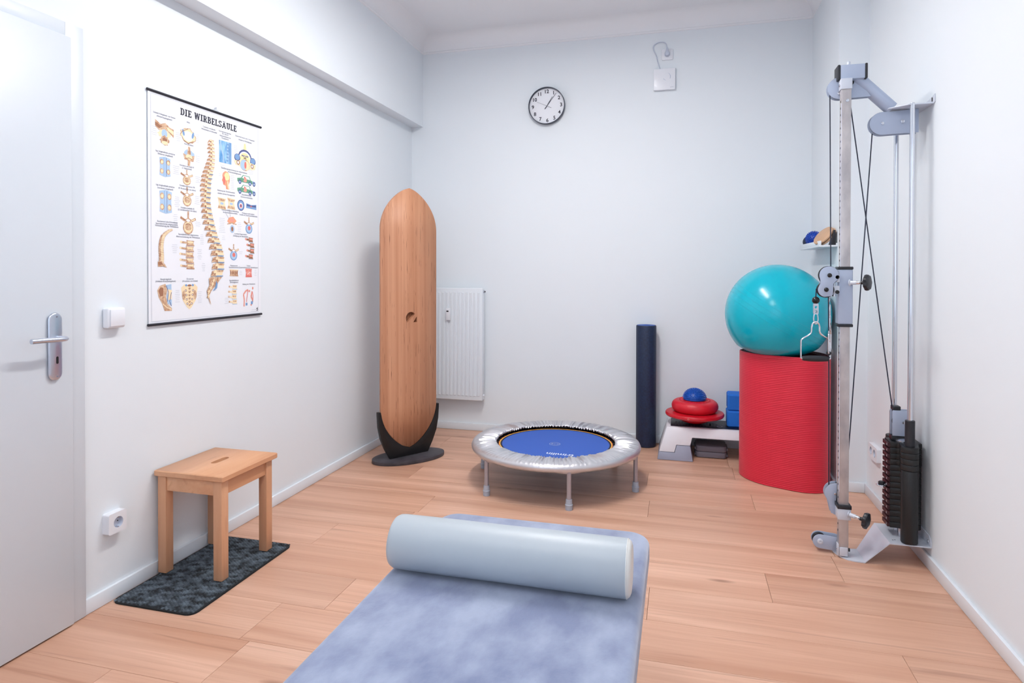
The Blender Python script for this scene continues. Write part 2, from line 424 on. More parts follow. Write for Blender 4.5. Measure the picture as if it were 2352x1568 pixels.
MB().tube(catmull(P, 5), 0.0085, 16).build('lever', 'steel', dr)

# ------------------------------------------------------------------ ceiling lamp (above the frame), a long light strip along the room, and a second added for fill
LXC, LZ = -0.70, 3.06
def light_strip(yc, label, down, up):
    lp = thing('ceiling_lamp', label, 'lamp', (LXC, yc, ZC))
    MB().box(LXC-.065, LXC+.065, yc-.70, yc+.70, LZ+.009, LZ+.035, bev=.004).build('housing', 'plastic', lp)
    MB().box(LXC-.05, LXC+.05, yc-.68, yc+.68, LZ+.002, LZ+.010, bev=.002).build('diffuser', 'lamp', lp)
    for y in (yc-.45, yc+.45): MB().cyl((LXC, y, LZ+.035), (LXC, y, ZC), .006).build('hanger', 'plastic', lp)
    la = area('lamp_light', (LXC, yc, LZ), (0, 0, -1), 1.36, 0.09, down, (1.0, 0.965, 0.93)); la.rotation_euler = (0, 0, pi/2)
    lb = area('fill_uplight', (LXC, yc, LZ+.037), (0, 0, 1), 1.36, 0.11, up, (1.0, 0.985, 0.97)); lb.rotation_euler = (pi, 0, pi/2)  # upward fill added to brighten the ceiling and bounce into the room
light_strip(2.75, 'long white light strip hanging above the trampoline end of the room', LAMP_W, FILL_UP_W)
light_strip(0.15, 'added fill light strip, out of view above the couch end of the room', FILL_STRIP_W, FILL_STRIP_UP_W)  # second strip added as soft fill, mostly bounced off the ceiling

# ------------------------------------------------------------------ switch, sockets, wall box
t = thing('light_switch', 'white square light switch on the wall beside the door', 'switch', (XL, 1.995, 1.115))
MB().box(XL, XL+.030, 1.955, 2.035, 1.075, 1.155, bev=.007, seg=3).build('housing', 'plastic', t)
MB().box(XL+.028, XL+.036, 1.962, 2.028, 1.082, 1.148, bev=.003).build('rocker', 'plastic', t)

def socket_face(t, O, ux, uz, n, w):
    """round recess with two pin holes and earth clips; O centre on the front plane."""
    O, ux, uz, n = Vector(O), Vector(ux), Vector(uz), Vector(n)
    m = Matrix((ux, uz, n)).transposed().to_4x4(); m.translation = O
    rc_ = MB().lathe([(.0215, .0), (.0205, -.002), (.0195, -.015), (0, -.0155)], 32, mtx=m).build('recess', 'plastic_grey', t)
    for s in (-1, 1):
        MB().lathe([(.0027, -.0150), (.0027, -.0145), (0, -.0145)], 12, mtx=m @ Matrix.Translation((s*.0095, 0, 0))).build('pin_hole', 'hole', rc_)
        MB().box(-.003, .003, s*.0185-.0012, s*.0185+.0012, -.013, -.001, mtx=m).build('earth_clip', 'bolt', rc_)
def plate_with_hole(mb, cx, cz, half, holes, d0, d1, plane, rr=.008):
    mb.prism(rrect(cx-half[0], cx+half[0], cz-half[1], cz+half[1], rr), d0, d1, plane, holes=[circ(a, b, .0215, 32) for a, b in holes])
t = thing('wall_socket', 'single white wall socket low on the left wall beside the door', 'socket', (XL, 1.99, .31))
mb = MB(); plate_with_hole(mb, 1.992, .309, (.0405, .0405), [(1.995, .309)], XL, XL+.032, 'yz'); mb.build('housing', 'plastic', t)
socket_face(t, (XL+.0322, 1.995, .309), (0, 1, 0), (0, 0, 1), (1, 0, 0), 0)
t = thing('wall_socket', 'double white wall socket low on the right wall behind the weight stack', 'socket', (XR, 3.91, .29))
mb = MB(); plate_with_hole(mb, 3.91, .29, (.0775, .0405), [(3.877, .293), (3.943, .293)], XR-.022, XR, 'yz'); mb.build('housing', 'plastic', t)
for y in (3.877, 3.943): socket_face(t, (XR-.0222, y, .293), (0, -1, 0), (0, 0, 1), (-1, 0, 0), 0)

t = thing('wall_socket', 'white wall socket high on the back wall above the white box', 'socket', (-.096, YB, 2.925))
MB().prism(rrect(-.137, -.055, 2.884, 2.965, .008), YB-.012, YB, 'xz', bev=.003).build('plate', 'plastic', t)
t = thing('power_cord', 'looped white power cord and plug running from high socket to white box', 'cord', (-.096, YB-.012, 2.925))
mb = MB().lathe([(0, .032), (.014, .030), (.019, .022), (.020, 0), (0, 0)], 28, mtx=frame((-.097, YB-.012, 2.924), (1, 0, 0), (0, 0, 1)))
mb.build('plug', 'plastic_grey', t)
MB().tube([(-.097, YB-.030, 2.928), (-.098, YB-.030, 2.955), (-.099, YB-.028, 2.972)], [.0135, .009, .0045], 14).build('plug_grip', 'plastic_grey', t)
P = [(-.0985, YB-.028, 2.968), (-.106, YB-.022, 3.000), (-.130, YB-.012, 3.018), (-.170, YB-.008, 3.016), (-.197, YB-.006, 2.997), (-.196, YB-.006, 2.965), (-.176, YB-.006, 2.920), (-.165, YB-.008, 2.870), (-.150, YB-.014, 2.817)]
MB().tube(catmull(P, 7), .0036, 8).build('cable', 'plastic_grey', t)
t = thing('wall_box', 'flat square white electronic box high on the back wall', 'device', (-.117, YB, 2.735))
MB().prism(rrect(-.196, -.038, 2.657, 2.815, .006), YB-.030, YB, 'xz', bev=.003).build('housing', 'plastic', t)
MB().prism([(-.100+.030*cos(a), 2.752+.030*sin(a)) for a in [R(x) for x in range(-30, 71, 10)]] + [(-.102+.026*cos(a), 2.753+.029*sin(a)) for a in [R(x) for x in range(70, -31, -10)]], YB-.0312, YB-.0299, 'xz').build('emblem_arc', 'plastic_grey', t)
MB().prism([(-.108+.017*cos(a), 2.744+.017*sin(a)) for a in [R(x) for x in range(190, 281, 10)]] + [(-.107+.014*cos(a), 2.745+.015*sin(a)) for a in [R(x) for x in range(280, 189, -10)]], YB-.0312, YB-.0299, 'xz').build('emblem_arc', 'plastic_grey', t)
MB().box(-.075, -.050, YB-.0306, YB-.0299, 2.672, 2.675).build('maker_mark', 'ink_light', t)

# ------------------------------------------------------------------ wall clock
CX, CZ = -1.014, 2.597
t = thing('wall_clock', 'round wall clock with dark rim and black numerals on the back wall', 'clock', (CX, YB, CZ))
cm = frame((CX, YB, CZ), (1, 0, 0), (0, 0, 1))
MB().lathe([(0.0, 0), (.138, 0), (.143, .004), (.145, .012), (.145, .042), (.1435, .046), (.141, .046), (.1395, .042), (.1395, .018)], 96, mtx=cm).build('rim', 'clock_rim', t)
dial_ = MB().lathe([(0, .018), (.1398, .018)], 96, mtx=cm).build('dial', 'clock_face', t)
TILT = R(1.8)
for h in range(1, 13):
    a = pi/2 - h*pi/6 + TILT
    text('numeral', str(h), .039, 'ink', dial_, frame((CX+.113*cos(a), YB-.0186, CZ+.113*sin(a)), (cos(TILT), 0, sin(TILT)), (-sin(TILT), 0, cos(TILT))), off=.0010)
def hand(name, deg, l0, l1, w, y):
    a = pi/2 - R(deg) + TILT; d = Vector((cos(a), sin(a))); n = Vector((-d.y, d.x))
    p = [d*-l0 + n*w*.7, d*-l0 - n*w*.7, d*l1 - n*w*.35, d*l1 + n*w*.35]
    MB().prism([(CX+q.x, CZ+q.y) for q in p], YB-y, YB-y-.001, 'xz').build(name, 'ink', t)
hand('hour_hand', 33, .022, .083, .0034, .021); hand('minute_hand', 39, .030, .122, .0028, .0225); hand('second_hand', 296, .040, .086, .0014, .024)

# ------------------------------------------------------------------ spine chart
PY, PZ = 2.54, 1.067
po = thing('anatomy_chart', 'hanging spine anatomy chart with black rods on the left wall', 'poster', (XL, PY, PZ))
PXO = XL + .0055
sheet_ = MB().box(XL+.004, PXO, PY-.3675, PY+.3675, PZ, PZ+1.0).build('sheet', 'paper', po)
def Q(u, v, k=0): return (PXO+.0004+.00025*k, PY+u, PZ+v)
for nm, v, dx in (('top_rod', .997, 0), ('bottom_rod', .003, 0)):
    MB().cyl((XL+.0065, PY-.372, PZ+v), (XL+.0065, PY+.372, PZ+v), .0058, seg=14).build(nm, 'rod', po)
MB().tube([(XL+.005, PY+.01, PZ+1.002), (XL+.004, PY+.035, PZ+1.016), (XL+.004, PY+.06, PZ+1.002)], .0008, 6).build('hanging_thread', 'ink_light', po)
MB().cyl((XL, PY+.035, PZ+1.017), (XL+.008, PY+.035, PZ+1.017), .003, seg=10).build('nail', 'bolt', po)
# thin border
mb = MB()
def line(mb, a, b, w, mi=0, k=1):
    a, b = Vector(a), Vector(b); d = (b-a).normalized(); n = Vector((-d.y, d.x))*w*.5
    mb.poly([Q(*(a+n), k), Q(*(b+n), k), Q(*(b-n), k), Q(*(a-n), k)], mi)
fr = [(-.353, .985), (.348, .985), (.348, .016), (-.353, .016)]
for a, b in zip(fr, fr[1:]+fr[:1]): line(mb, a, b, .0012)
mb.build('border', 'ink_light', sheet_)
# slab-serif title
def slab(s, x0, x1, y0, y1):
    mb = MB(); T, H = .19, .13; G = {}
    def rc(a, b, c, d): return [[(a, b), (c, b), (c, d), (a, d)]]
    def arc(cx, cy, rx, ry, tx, ty, a0, a1, n=10):
        out = []
        A = [R(a0+(a1-a0)*i/n) for i in range(n+1)]
        for p, q in zip(A, A[1:]):
            out.append([(cx+rx*cos(p), cy+ry*sin(p)), (cx+rx*cos(q), cy+ry*sin(q)), (cx+(rx-tx)*cos(q), cy+(ry-ty)*sin(q)), (cx+(rx-tx)*cos(p), cy+(ry-ty)*sin(p))])
        return out
    def sl(xa, ya, xb, yb, w): return [[(xa-w/2, ya), (xa+w/2, ya), (xb+w/2, yb), (xb-w/2, yb)]]
    stem = lambda x: rc(x, 0, x+T, 1)
    G['I'] = (.40, stem(.105) + rc(0, 0, .40, H) + rc(0, 1-H, .40, 1))
    G['D'] = (.66, stem(.08) + rc(0, 0, .34, H) + rc(0, 1-H, .34, 1) + arc(.34, .5, .32, .5, T, H, -90, 90))
    G['E'] = (.58, stem(.08) + rc(0, 0, .58, H) + rc(0, 1-H, .56, 1) + rc(.2, .44, .42, .56) + rc(.47, 0, .58, .28) + rc(.45, .72, .56, 1) + rc(.36, .36, .44, .64))
    G['L'] = (.55, stem(.08) + rc(0, 0, .55, H) + rc(0, 1-H, .36, 1) + rc(.44, 0, .55, .30))
    G['B'] = (.64, stem(.08) + rc(0, 0, .36, H) + rc(0, 1-H, .36, 1) + rc(.2, .45, .36, .57) + arc(.36, .735, .23, .265, T, H, -90, 90) + arc(.36, .28, .27, .28, T, H, -90, 90))
    G['R'] = (.68, stem(.08) + rc(0, 0, .36, H) + rc(0, 1-H, .36, 1) + rc(.2, .42, .36, .54) + arc(.36, .715, .25, .285, T, H, -90, 90) + sl(.56, 0, .40, .48, T) + rc(.47, 0, .68, H))
    G['W'] = (.95, sl(.27, 0, .13, 1, T*.9) + sl(.27, 0, .47, 1, T*.75) + sl(.68, 0, .47, 1, T*.9) + sl(.68, 0, .83, 1, T*.75) + rc(0, 1-H, .27, 1) + rc(.70, 1-H, .95, 1))
    G['S'] = (.58, arc(.29, .74, .27, .26, T, H, 20, 270) + arc(.29, .27, .29, .27, T, H, -160, 90) + rc(.44, .68, .55, 1) + rc(0, 0, .11, .32))
    G['U'] = (.70, rc(.08, .33, .08+T, 1) + rc(.45, .33, .45+T, 1) + arc(.36, .34, .28, .34, T, H, 180, 360) + rc(0, 1-H, .33, 1) + rc(.38, 1-H, .70, 1))
    G['Ä'] = (.76, sl(.13, 0, .36, .86, T*.8) + sl(.63, 0, .39, .86, T) + rc(.22, .24, .54, .36) + rc(0, 0, .27, H) + rc(.48, 0, .76, H) + rc(.19, .93, .33, 1.08) + rc(.43, .93, .57, 1.08))
    G[' '] = (.34, [])
    w = sum(G[c][0] for c in s) + .07*(len(s)-1); k = (x1-x0)/w; x = x0; kk = 0
    for c in s:
        for q in G[c][1]:
            mb.poly([Q(x+a*k, y0+b*(y1-y0), 1+(kk % 3)*.4) for a, b in q]); kk += 1
        x += (G[c][0]+.07)*k
    return mb
slab('DIE WIRBELSÄULE', -.189, .181, .932, .963).build('title', 'ink', sheet_)
# captions
caps = [(-.279, .908, 'Schädel-Halsgelenk von hinten'), (-.279, .896, '(Hinterhauptsgelenk)'), (-.142, .908, 'Atlas'), (-.14, .807, 'Axis (Dreher)'), (-.01, .910, 'Columna vertebralis'), (-.01, .898, 'Wirbelsäule im Seitenbild'),
 (.098, .913, 'Kernspintomogramm'), (.099, .904, 'der oberen'), (.099, .892, 'Halswirbelsäule mit'), (.099, .882, 'Rückenmark'), (.245, .914, 'Querschnitt durch den 5. Halswirbel'), (.245, .899, '(Ansicht im Wirbelkanal)'),
 (-.275, .747, 'Lig. longitudinale posterius'), (-.275, .736, '(hinteres Längsband)'), (-.152, .707, 'Vertebra cervicalis III'), (-.152, .696, '(3. Halswirbel)'), (-.276, .602, 'Lig. longitudinale anterius'), (-.276, .59, '(vorderes Längsband)'),
 (-.15, .616, 'Vertebra thoracica VIII'), (-.15, .603, '(8. Brustwirbel von oben)'), (.165, .736, 'Beschleunigungsverletzung der Halswirbelsäule'), (.165, .724, '(Peitschenschlagtrauma)'), (.106, .624, 'Belastung der Zwischenwirbel-'), (.106, .61, 'scheibe und der Facettgelenke'), (.256, .623, 'Beschaffenheit der'), (.256, .611, 'Zwischenwirbelscheibe'),
 (-.149, .517, 'Vertebra lumbalis III'), (-.149, .507, '(3. Lendenwirbel von oben)'), (-.265, .446, 'Bechterew\'sche Erkrankung'), (-.268, .436, 'Spondylarthritis ankylopoetica'), (-.268, .427, 'Verknöcherung der Wirbelsäule'), (-.143, .397, 'Spondylarthrosis degenerativa'), (-.145, .386, 'Altersveränderung der Wirbelsäule'),
 (.133, .532, 'Chemonukleolyse, Behandlung'), (.133, .521, 'des Bandscheibenvorfalles'), (.268, .529, 'Prolapsus nuclei pulposi'), (.271, .519, 'Vorfall der Zwischenwirbelscheibe'), (.21, .42, 'Lumbale Degeneration'), (.21, .409, 'Schädigung der Bandscheibe'), (-.275, .196, 'Iliosakralgelenk'), (-.276, .187, '(Hüftbein-Kreuzbeingelenk)'), (-.135, .196, 'Os sacrum'), (-.135, .186, '(Kreuzbein von hinten)'),
 (.158, .259, 'Osteoporose'), (.158, .250, 'Knochenschwund'), (.27, .259, 'Fraktur'), (.27, .250, 'Zusammenbruch des Wirbelkörpers'), (.159, .185, 'Spondylolisthesis'), (.159, .175, '(Wirbelgleiten)'), (.272, .164, 'Haltung der Wirbelsäule')]
for u, v, s in caps: text('caption', s, .0100, 'ink_grey', sheet_, LEFTWALL(PY+u, PZ+v, PXO+.0009), off=.00012)
# drawings: flat print in several inks
INK = ['bone', 'bone_lt', 'bone_dk', 'pblue', 'pblue2', 'pnavy', 'pred', 'ppink', 'pyellow', 'pgreen', 'porange', 'paper', 'ink']
I_ = {n: i for i, n in enumerate(INK)}
class Draw(MB):
    def __init__(s): super().__init__(); s.k = 1
    def pg(s, pts, ink): s.k += .05; s.poly([Q(a, b, s.k) for a, b in pts], I_[ink]); return s
    def el(s, u, v, a, b, ink, rot=0, n=18, jag=0.0):
        p = []
        for i in range(n):
            r = 1 + (jag*sin(i*2.7)+jag*.6*cos(i*5.1)); x, y = a*r*cos(2*pi*i/n), b*r*sin(2*pi*i/n)
            p.append((u+x*cos(rot)-y*sin(rot), v+x*sin(rot)+y*cos(rot)))
        return s.pg(p, ink)
    def st(s, pts, w, ink):
        P = [Vector((a, b)) for a, b in pts]; s.k += .05
        for i, (a, b) in enumerate(zip(P, P[1:])):
            d = (b-a).normalized(); n = Vector((-d.y, d.x))*w*.5
            s.poly([Q(*(a+n), s.k), Q(*(b+n), s.k), Q(*(b-n), s.k), Q(*(a-n), s.k)], I_[ink])
        return s
    def done(s, name): return s.build(name, INK, sheet_)
# 1 skull base and neck
d = Draw(); u, v = -.28, .83
d.pg([(u-.05, v+.05), (u-.02, v+.035), (u+.005, v+.045), (u+.03, v+.03), (u+.052, v+.025), (u+.052, v-.012), (u+.03, v+.005), (u, v+.012), (u-.03, v+.008), (u-.05, v+.022)], 'bone')
d.pg([(u-.05, v+.04), (u-.01, v+.025), (u-.03, v+.015), (u-.05, v+.025)], 'bone_dk').pg([(u+.01, v+.03), (u+.05, v+.018), (u+.05, v), (u+.02, v+.015)], 'bone_lt')
d.el(u, v-.005, .034, .02, 'bone_lt', 0, 20, .12).el(u, v-.002, .016, .018, 'pblue').el(u+.002, v-.032, .024, .02, 'bone', 0, 20, .15).el(u+.002, v-.03, .012, .012, 'bone_dk', 0, 12, .2).el(u+.002, v-.042, .018, .008, 'bone_lt'); d.done('skull_base_drawing')
# rings and vertebrae seen from above
def ring(u, v, a, b, blue=True):
    d = Draw(); d.el(u, v, a, b, 'bone', R(-8), 22, .10).el(u, v, a*.92, b*.9, 'bone_lt', R(-8), 22, .10).el(u, v-.002, a*.64, b*.66, 'paper')
    if blue: d.el(u-a*.62, v+b*.3, a*.14, b*.45, 'pblue2', .3).el(u+a*.62, v+b*.2, a*.14, b*.45, 'pblue2', -.3)
    d.st([(u-a, v), (u-a*.8, v+b*.4), (u, v+b*.95)], .003, 'bone_dk').st([(u-a*.6, v-b*.7), (u, v-b), (u+a*.7, v-b*.6)], .0035, 'bone_dk'); d.done('vertebra_drawing')
ring(-.143, .846, .046, .034)
d = Draw(); u, v = -.138, .753; d.el(u, v+.012, .031, .018, 'pblue', 0, 16, .1).pg([(u-.012, v+.01), (u-.005, v+.045), (u+.005, v+.045), (u+.012, v+.01)], 'bone').pg([(u-.036, v+.01), (u-.012, v+.004), (u+.012, v+.004), (u+.034, v+.008), (u+.026, v-.02), (u+.008, v-.02), (u+.006, v-.042), (u-.008, v-.042), (u-.008, v-.018), (u-.028, v-.016)], 'bone').el(u, v-.002, .02, .012, 'bone_lt').st([(u-.02, v-.012), (u, v-.006), (u+.02, v-.012)], .003, 'bone_dk'); d.done('vertebra_drawing')
def vert(u, v, w, h, body='bone', inner='bone_lt', core=None):
    d = Draw()
    d.st([(u, v+h*.12), (u, v+h*.5)], w*.10, 'bone').st([(u-w*.5, v+h*.22), (u-w*.2, v+h*.08), (u, v+h*.16), (u+w*.2, v+h*.08), (u+w*.5, v+h*.2)], w*.13, 'bone')
    d.st([(u-w*.48, v+h*.2), (u-w*.2, v+h*.10)], w*.05, 'bone_dk').st([(u+w*.2, v+h*.1), (u+w*.46, v+h*.18)], w*.05, 'bone_lt')
    d.el(u, v-h*.2, w*.34, h*.30, body).el(u, v-h*.2, w*.27, h*.235, inner)
    if core: d.el(u+w*.02, v-h*.16, w*.14, h*.13, core)
    else: d.el(u, v-h*.12, w*.2, h*.1, 'bone_dk').el(u, v-h*.19, w*.22, h*.14, 'bone')
    d.el(u, v+h*.1, w*.13, h*.06, 'paper'); d.done('vertebra_drawing')
vert(-.152, .656, .072, .07); vert(-.151, .569, .076, .088); vert(-.145, .451, .092, .105)
vert(.274, .468, .078, .085, 'pblue2', 'pblue', 'pred'); vert(.157, .326, .075, .082, 'pblue2', 'pblue', 'pred')
# ligament blocks
for (u, v, w, h) in ((-.277, .684, .030, .044), (-.274, .533, .034, .052)):
    d = Draw(); d.pg([(u-w, v+h*.85), (u, v+h), (u+w, v+h*.85), (u+w*.9, v), (u+w, v-h*.85), (u, v-h), (u-w, v-h*.85), (u-w*.9, v)], 'pblue')
    for a in (-1, 1):
        for b in (-1, 1): d.el(u+a*w*.6, v+b*h*.46, w*.34, h*.27, 'bone').el(u+a*w*.58, v+b*h*.44, w*.2, h*.16, 'bone_lt')
    d.st([(u, v+h*.95), (u-.001, v-h*.95)], w*.38, 'pblue').st([(u-w*.22, v+h*.9), (u-w*.2, v-h*.9)], .0022, 'pblue2').st([(u+w*.2, v+h*.9), (u+w*.2, v-h*.9)], .0022, 'pnavy')
    if h > .055: d.st([(u-w*1.3, v+h*.5), (u-w*.6, v+h*.55)], .008, 'bone').st([(u+w*.6, v+h*.1), (u+w*1.3, v+h*.02)], .007, 'bone').st([(u-w*1.3, v-h*.2), (u-w*.7, v-h*.2)], .007, 'bone')
    d.done('ligament_drawing')
# the long spine
RX = [(.021, .859), (.028, .81), (.029, .771), (.026, .732), (.01, .691), (0, .651), (-.001, .613), (-.005, .574), (.002, .529), (.011, .498), (.025, .452), (.045, .401), (.071, .357), (.085, .313), (.088, .276), (.085, .243), (.068, .203)]
LX = [(-.02, .845), (-.027, .819), (-.019, .782), (-.043, .732), (-.064, .688), (-.074, .634), (-.072, .585), (-.067, .523), (-.057, .465), (-.033, .40), (-.011, .338), (.002, .283), (-.001, .235), (-.015, .199)]
def interp(T, v):
    for (a, b), (c, e) in zip(T, T[1:]):
        if e <= v <= b: return a + (c-a)*(b-v)/(b-e)
    return T[0][0] if v > T[0][1] else T[-1][0]
d = Draw(); v = .852; i = 0
d.el(-.004, .838, .018, .012, 'bone', 0, 16, .1).el(-.006, .838, .010, .007, 'paper')
while v > .205:
    tq = (.855-v)/.655; h = .0165 + .0175*tq; bw = .020+.030*tq; sk = -.25 if v > .6 else (.05 if v > .45 else .35)
    xr = interp(RX, v); xl = interp(LX, v); sk = (interp(RX, v+.02)-interp(RX, v-.02))/.04
    dx = lambda y: sk*y
    a0, a1 = v+h*.38, v-h*.38
    d.pg([(xl, v-h*.55), (xl+.010, v+h*.25), (xr-bw*.8, v+h*.45), (xr-bw*.8, v-h*.50), (xl+.018, v-h*.45)], 'bone')
    d.st([(xl+.002, v-h*.30), (xl+.02, v-h*.02), (xr-bw, v-h*.1)], .0032, 'bone_dk').el(xr-bw*1.02, v+.002, .007+.004*tq, h*.42, 'bone_lt', 0, 10, .25).el(xr-bw*1.1, v-h*.25, .006, h*.2, 'bone_dk', .5, 8)
    d.pg([(xr-bw+dx(h*.4), a0), (xr+dx(h*.4), a0-h*.06), (xr-.003, v), (xr-dx(h*.4), a1-h*.02), (xr-bw-dx(h*.4), a1), (xr-bw+.004, v)], 'bone_lt')
    d.pg([(xr-bw+dx(h*.4), a0), (xr+dx(h*.4), a0-h*.06), (xr-.004, v+h*.06), (xr-bw+.006, v+h*.08)], 'bone')
    if tq > .22: d.pg([(xr-bw+.004, a1), (xr, a1-h*.02), (xr, a1-h*.19), (xr-bw+.004, a1-h*.19)], 'pblue').st([(xr-bw+.004, a1-h*.10), (xr, a1-h*.12)], .0022, 'pnavy')
    v -= h*1.02
d.pg([(.036, .202), (.07, .203), (.044, .178), (.038, .165), (.03, .19)], 'bone').pg([(.03, .185), (.04, .17), (.036, .15), (.02, .14), (.008, .138), (.024, .152), (.028, .17)], 'pblue2')
d.pg([(.036, .2), (.022, .16), (-.004, .135), (-.018, .112), (-.008, .084), (-.004, .070), (-.012, .082), (-.026, .113), (-.031, .138), (-.014, .166), (-.018, .198), (.01, .206)], 'bone')
for q in ((.012, .185), (.004, .168), (-.008, .150), (-.02, .132), (-.022, .112)): d.el(q[0], q[1], .009, .006, 'bone_lt', .8, 9, .2).el(q[0]-.006, q[1]-.003, .004, .003, 'bone_dk', .8, 8)
d.done('spine_drawing')
# x-ray picture
d = Draw(); d.poly([Q(.056, .869, 1), Q(.143, .869, 1), Q(.143, .762, 1), Q(.056, .762, 1)], 0); d.build('xray_picture', 'xray', sheet_)
d = Draw(); d.st([(.118, .866), (.116, .835), (.12, .80), (.112, .764)], .010, 'pblue')
for i in range(6): d.el(.118-.001*i, .857-.016*i, .008, .0055, 'pblue2')
d.st([(.064, .868), (.07, .83), (.085, .8), (.087, .763)], .008, 'pblue').st([(.132, .868), (.136, .83), (.13, .79), (.135, .764)], .012, 'pblue2'); d.done('xray_shape_drawing')
# neck cross-section
d = Draw(); u, v = .244, .808
d.pg([(u-.006, v+.078), (u+.006, v+.078), (u+.012, v+.045), (u+.05, v+.01), (u+.07, v-.005), (u+.05, v-.012), (u, v+.02), (u-.05, v-.008), (u-.075, v+.01), (u-.045, v+.02), (u-.012, v+.045)], 'pyellow')
d.el(u, v+.005, .052, .042, 'pnavy').el(u, v+.003, .044, .034, 'paper').el(u, v+.002, .038, .028, 'pyellow').el(u-.058, v-.002, .022, .019, 'pnavy').el(u-.058, v, .018, .015, 'pblue2').el(u+.062, v-.004, .022, .019, 'pnavy').el(u+.062, v-.002, .018, .015, 'pblue2')
for a in (-.02, -.008, .008, .02): d.el(u+a, v+.014, .005, .004, 'pnavy')
d.st([(u-.01, v), (u+.01, v+.008)], .003, 'ink').st([(u-.01, v+.008), (u+.01, v)], .003, 'ink')
d.pg([(u-.085, v-.02), (u-.03, v-.012), (u+.03, v-.012), (u+.086, v-.02), (u+.078, v-.045), (u+.05, v-.05), (u-.05, v-.042), (u-.07, v-.04)], 'bone_lt').el(u-.052, v-.026, .012, .012, 'bone_dk').el(u-.052, v-.026, .007, .007, 'paper').el(u+.056, v-.03, .012, .012, 'bone_dk').el(u+.056, v-.03, .007, .007, 'paper')
d.el(u, v-.032, .037, .030, 'bone').el(u-.006, v-.032, .030, .027, 'pblue').el(u+.014, v-.033, .020, .024, 'bone_lt').el(u+.003, v-.032, .008, .018, 'pred'); d.done('cross_section_drawing')
# head in profile and the two cars
d = Draw(); u, v = .104, .682
d.pg([(u-.022, v+.03), (u-.006, v+.042), (u+.014, v+.038), (u+.027, v+.02), (u+.026, v-.006), (u+.018, v-.024), (u+.024, v-.046), (u, v-.046), (u-.002, v-.03), (u-.02, v-.026), (u-.022, v-.014), (u-.030, v-.006), (u-.024, v+.006), (u-.026, v+.018)], 'porange')
d.el(u+.006, v+.016, .018, .02, 'pyellow').el(u-.014, v-.004, .008, .02, 'pred').st([(u+.012, v-.006), (u+.014, v-.03), (u+.02, v-.045)], .007, 'bone_lt').st([(u-.022, v+.026), (u-.012, v+.02)], .004, 'ppink'); d.done('head_drawing')
for v in (.700, .650):
    d = Draw(); u = .253
    d.pg([(u-.068, v+.003), (u-.04, v+.008), (u-.024, v+.024), (u+.026, v+.022), (u+.036, v+.004), (u+.05, v), (u+.05, v-.014), (u-.066, v-.014)], 'pgreen').pg([(u-.032, v+.008), (u-.02, v+.021), (u+.022, v+.019), (u+.03, v+.004)], 'paper').pg([(u-.022, v-.008), (u-.01, v+.014), (u, v+.012), (u+.006, v-.006), (u-.006, v-.012)], 'ppink').el(u-.012, v+.012, .005, .005, 'pred')
    d.pg([(u+.052, v+.002), (u+.072, v-.002), (u+.072, v-.016), (u+.052, v-.014)], 'pblue2')
    for a in (-.048, .030, .062): d.el(u+a, v-.014, .0105, .0115, 'pnavy').el(u+a, v-.014, .005, .0055, 'pblue')
    d.done('car_drawing')
# discs
for u, v in ((.074, .561), (.141, .566)):
    d = Draw(); d.pg([(u-.03, v+.03), (u+.03, v+.026), (u+.02, v+.008), (u+.03, v-.028), (u-.03, v-.025), (u-.02, v-.002)], 'bone_lt').pg([(u-.026, v+.026), (u+.026, v+.022), (u+.018, v+.012), (u-.018, v+.012)], 'bone').pg([(u-.022, v-.01), (u+.022, v-.012), (u+.027, v-.024), (u-.027, v-.022)], 'bone').el(u, v+.001, .012, .006, 'pblue'); d.done('disc_drawing')
d = Draw(); d.el(.212, .567, .027, .028, 'pnavy').el(.212, .567, .023, .024, 'pblue2').el(.212, .565, .014, .015, 'paper').el(.212, .564, .009, .010, 'pred').el(.212, .564, .005, .005, 'pnavy'); d.done('disc_drawing')
d = Draw(); u, v = .293, .568; d.pg([(u-.04, v+.014), (u, v+.008), (u+.04, v+.013), (u+.04, v-.014), (u, v-.012), (u-.04, v-.010)], 'pblue2').pg([(u-.036, v+.010), (u, v+.005), (u+.036, v+.009), (u+.036, v-.002), (u-.036, v)], 'pnavy').el(u-.002, v, .007, .004, 'pred'); d.done('disc_drawing')
# stiffened spine
d = Draw(); B = catmull([(-.249, .412, 0), (-.273, .398, 0), (-.291, .379, 0), (-.299, .35, 0), (-.300, .321, 0), (-.298, .292, 0), (-.3, .267, 0)], 4)
for a, b in zip(B, B[1:]): d.st([(a.x-.014, a.y-.004), (a.x+.012, a.y+.002)], .0085, 'bone').st([(a.x-.004, a.y), (a.x+.011, a.y+.002)], .005, 'bone_lt').st([(a.x-.016, a.y-.006), (a.x-.002, a.y-.004)], .0022, 'bone_dk')
d.pg([(-.320, .272), (-.30, .276), (-.282, .262), (-.27, .246), (-.29, .252), (-.318, .250)], 'bone').pg([(-.316, .27), (-.302, .272), (-.29, .26), (-.312, .256)], 'bone_dk'); d.done('spine_drawing')
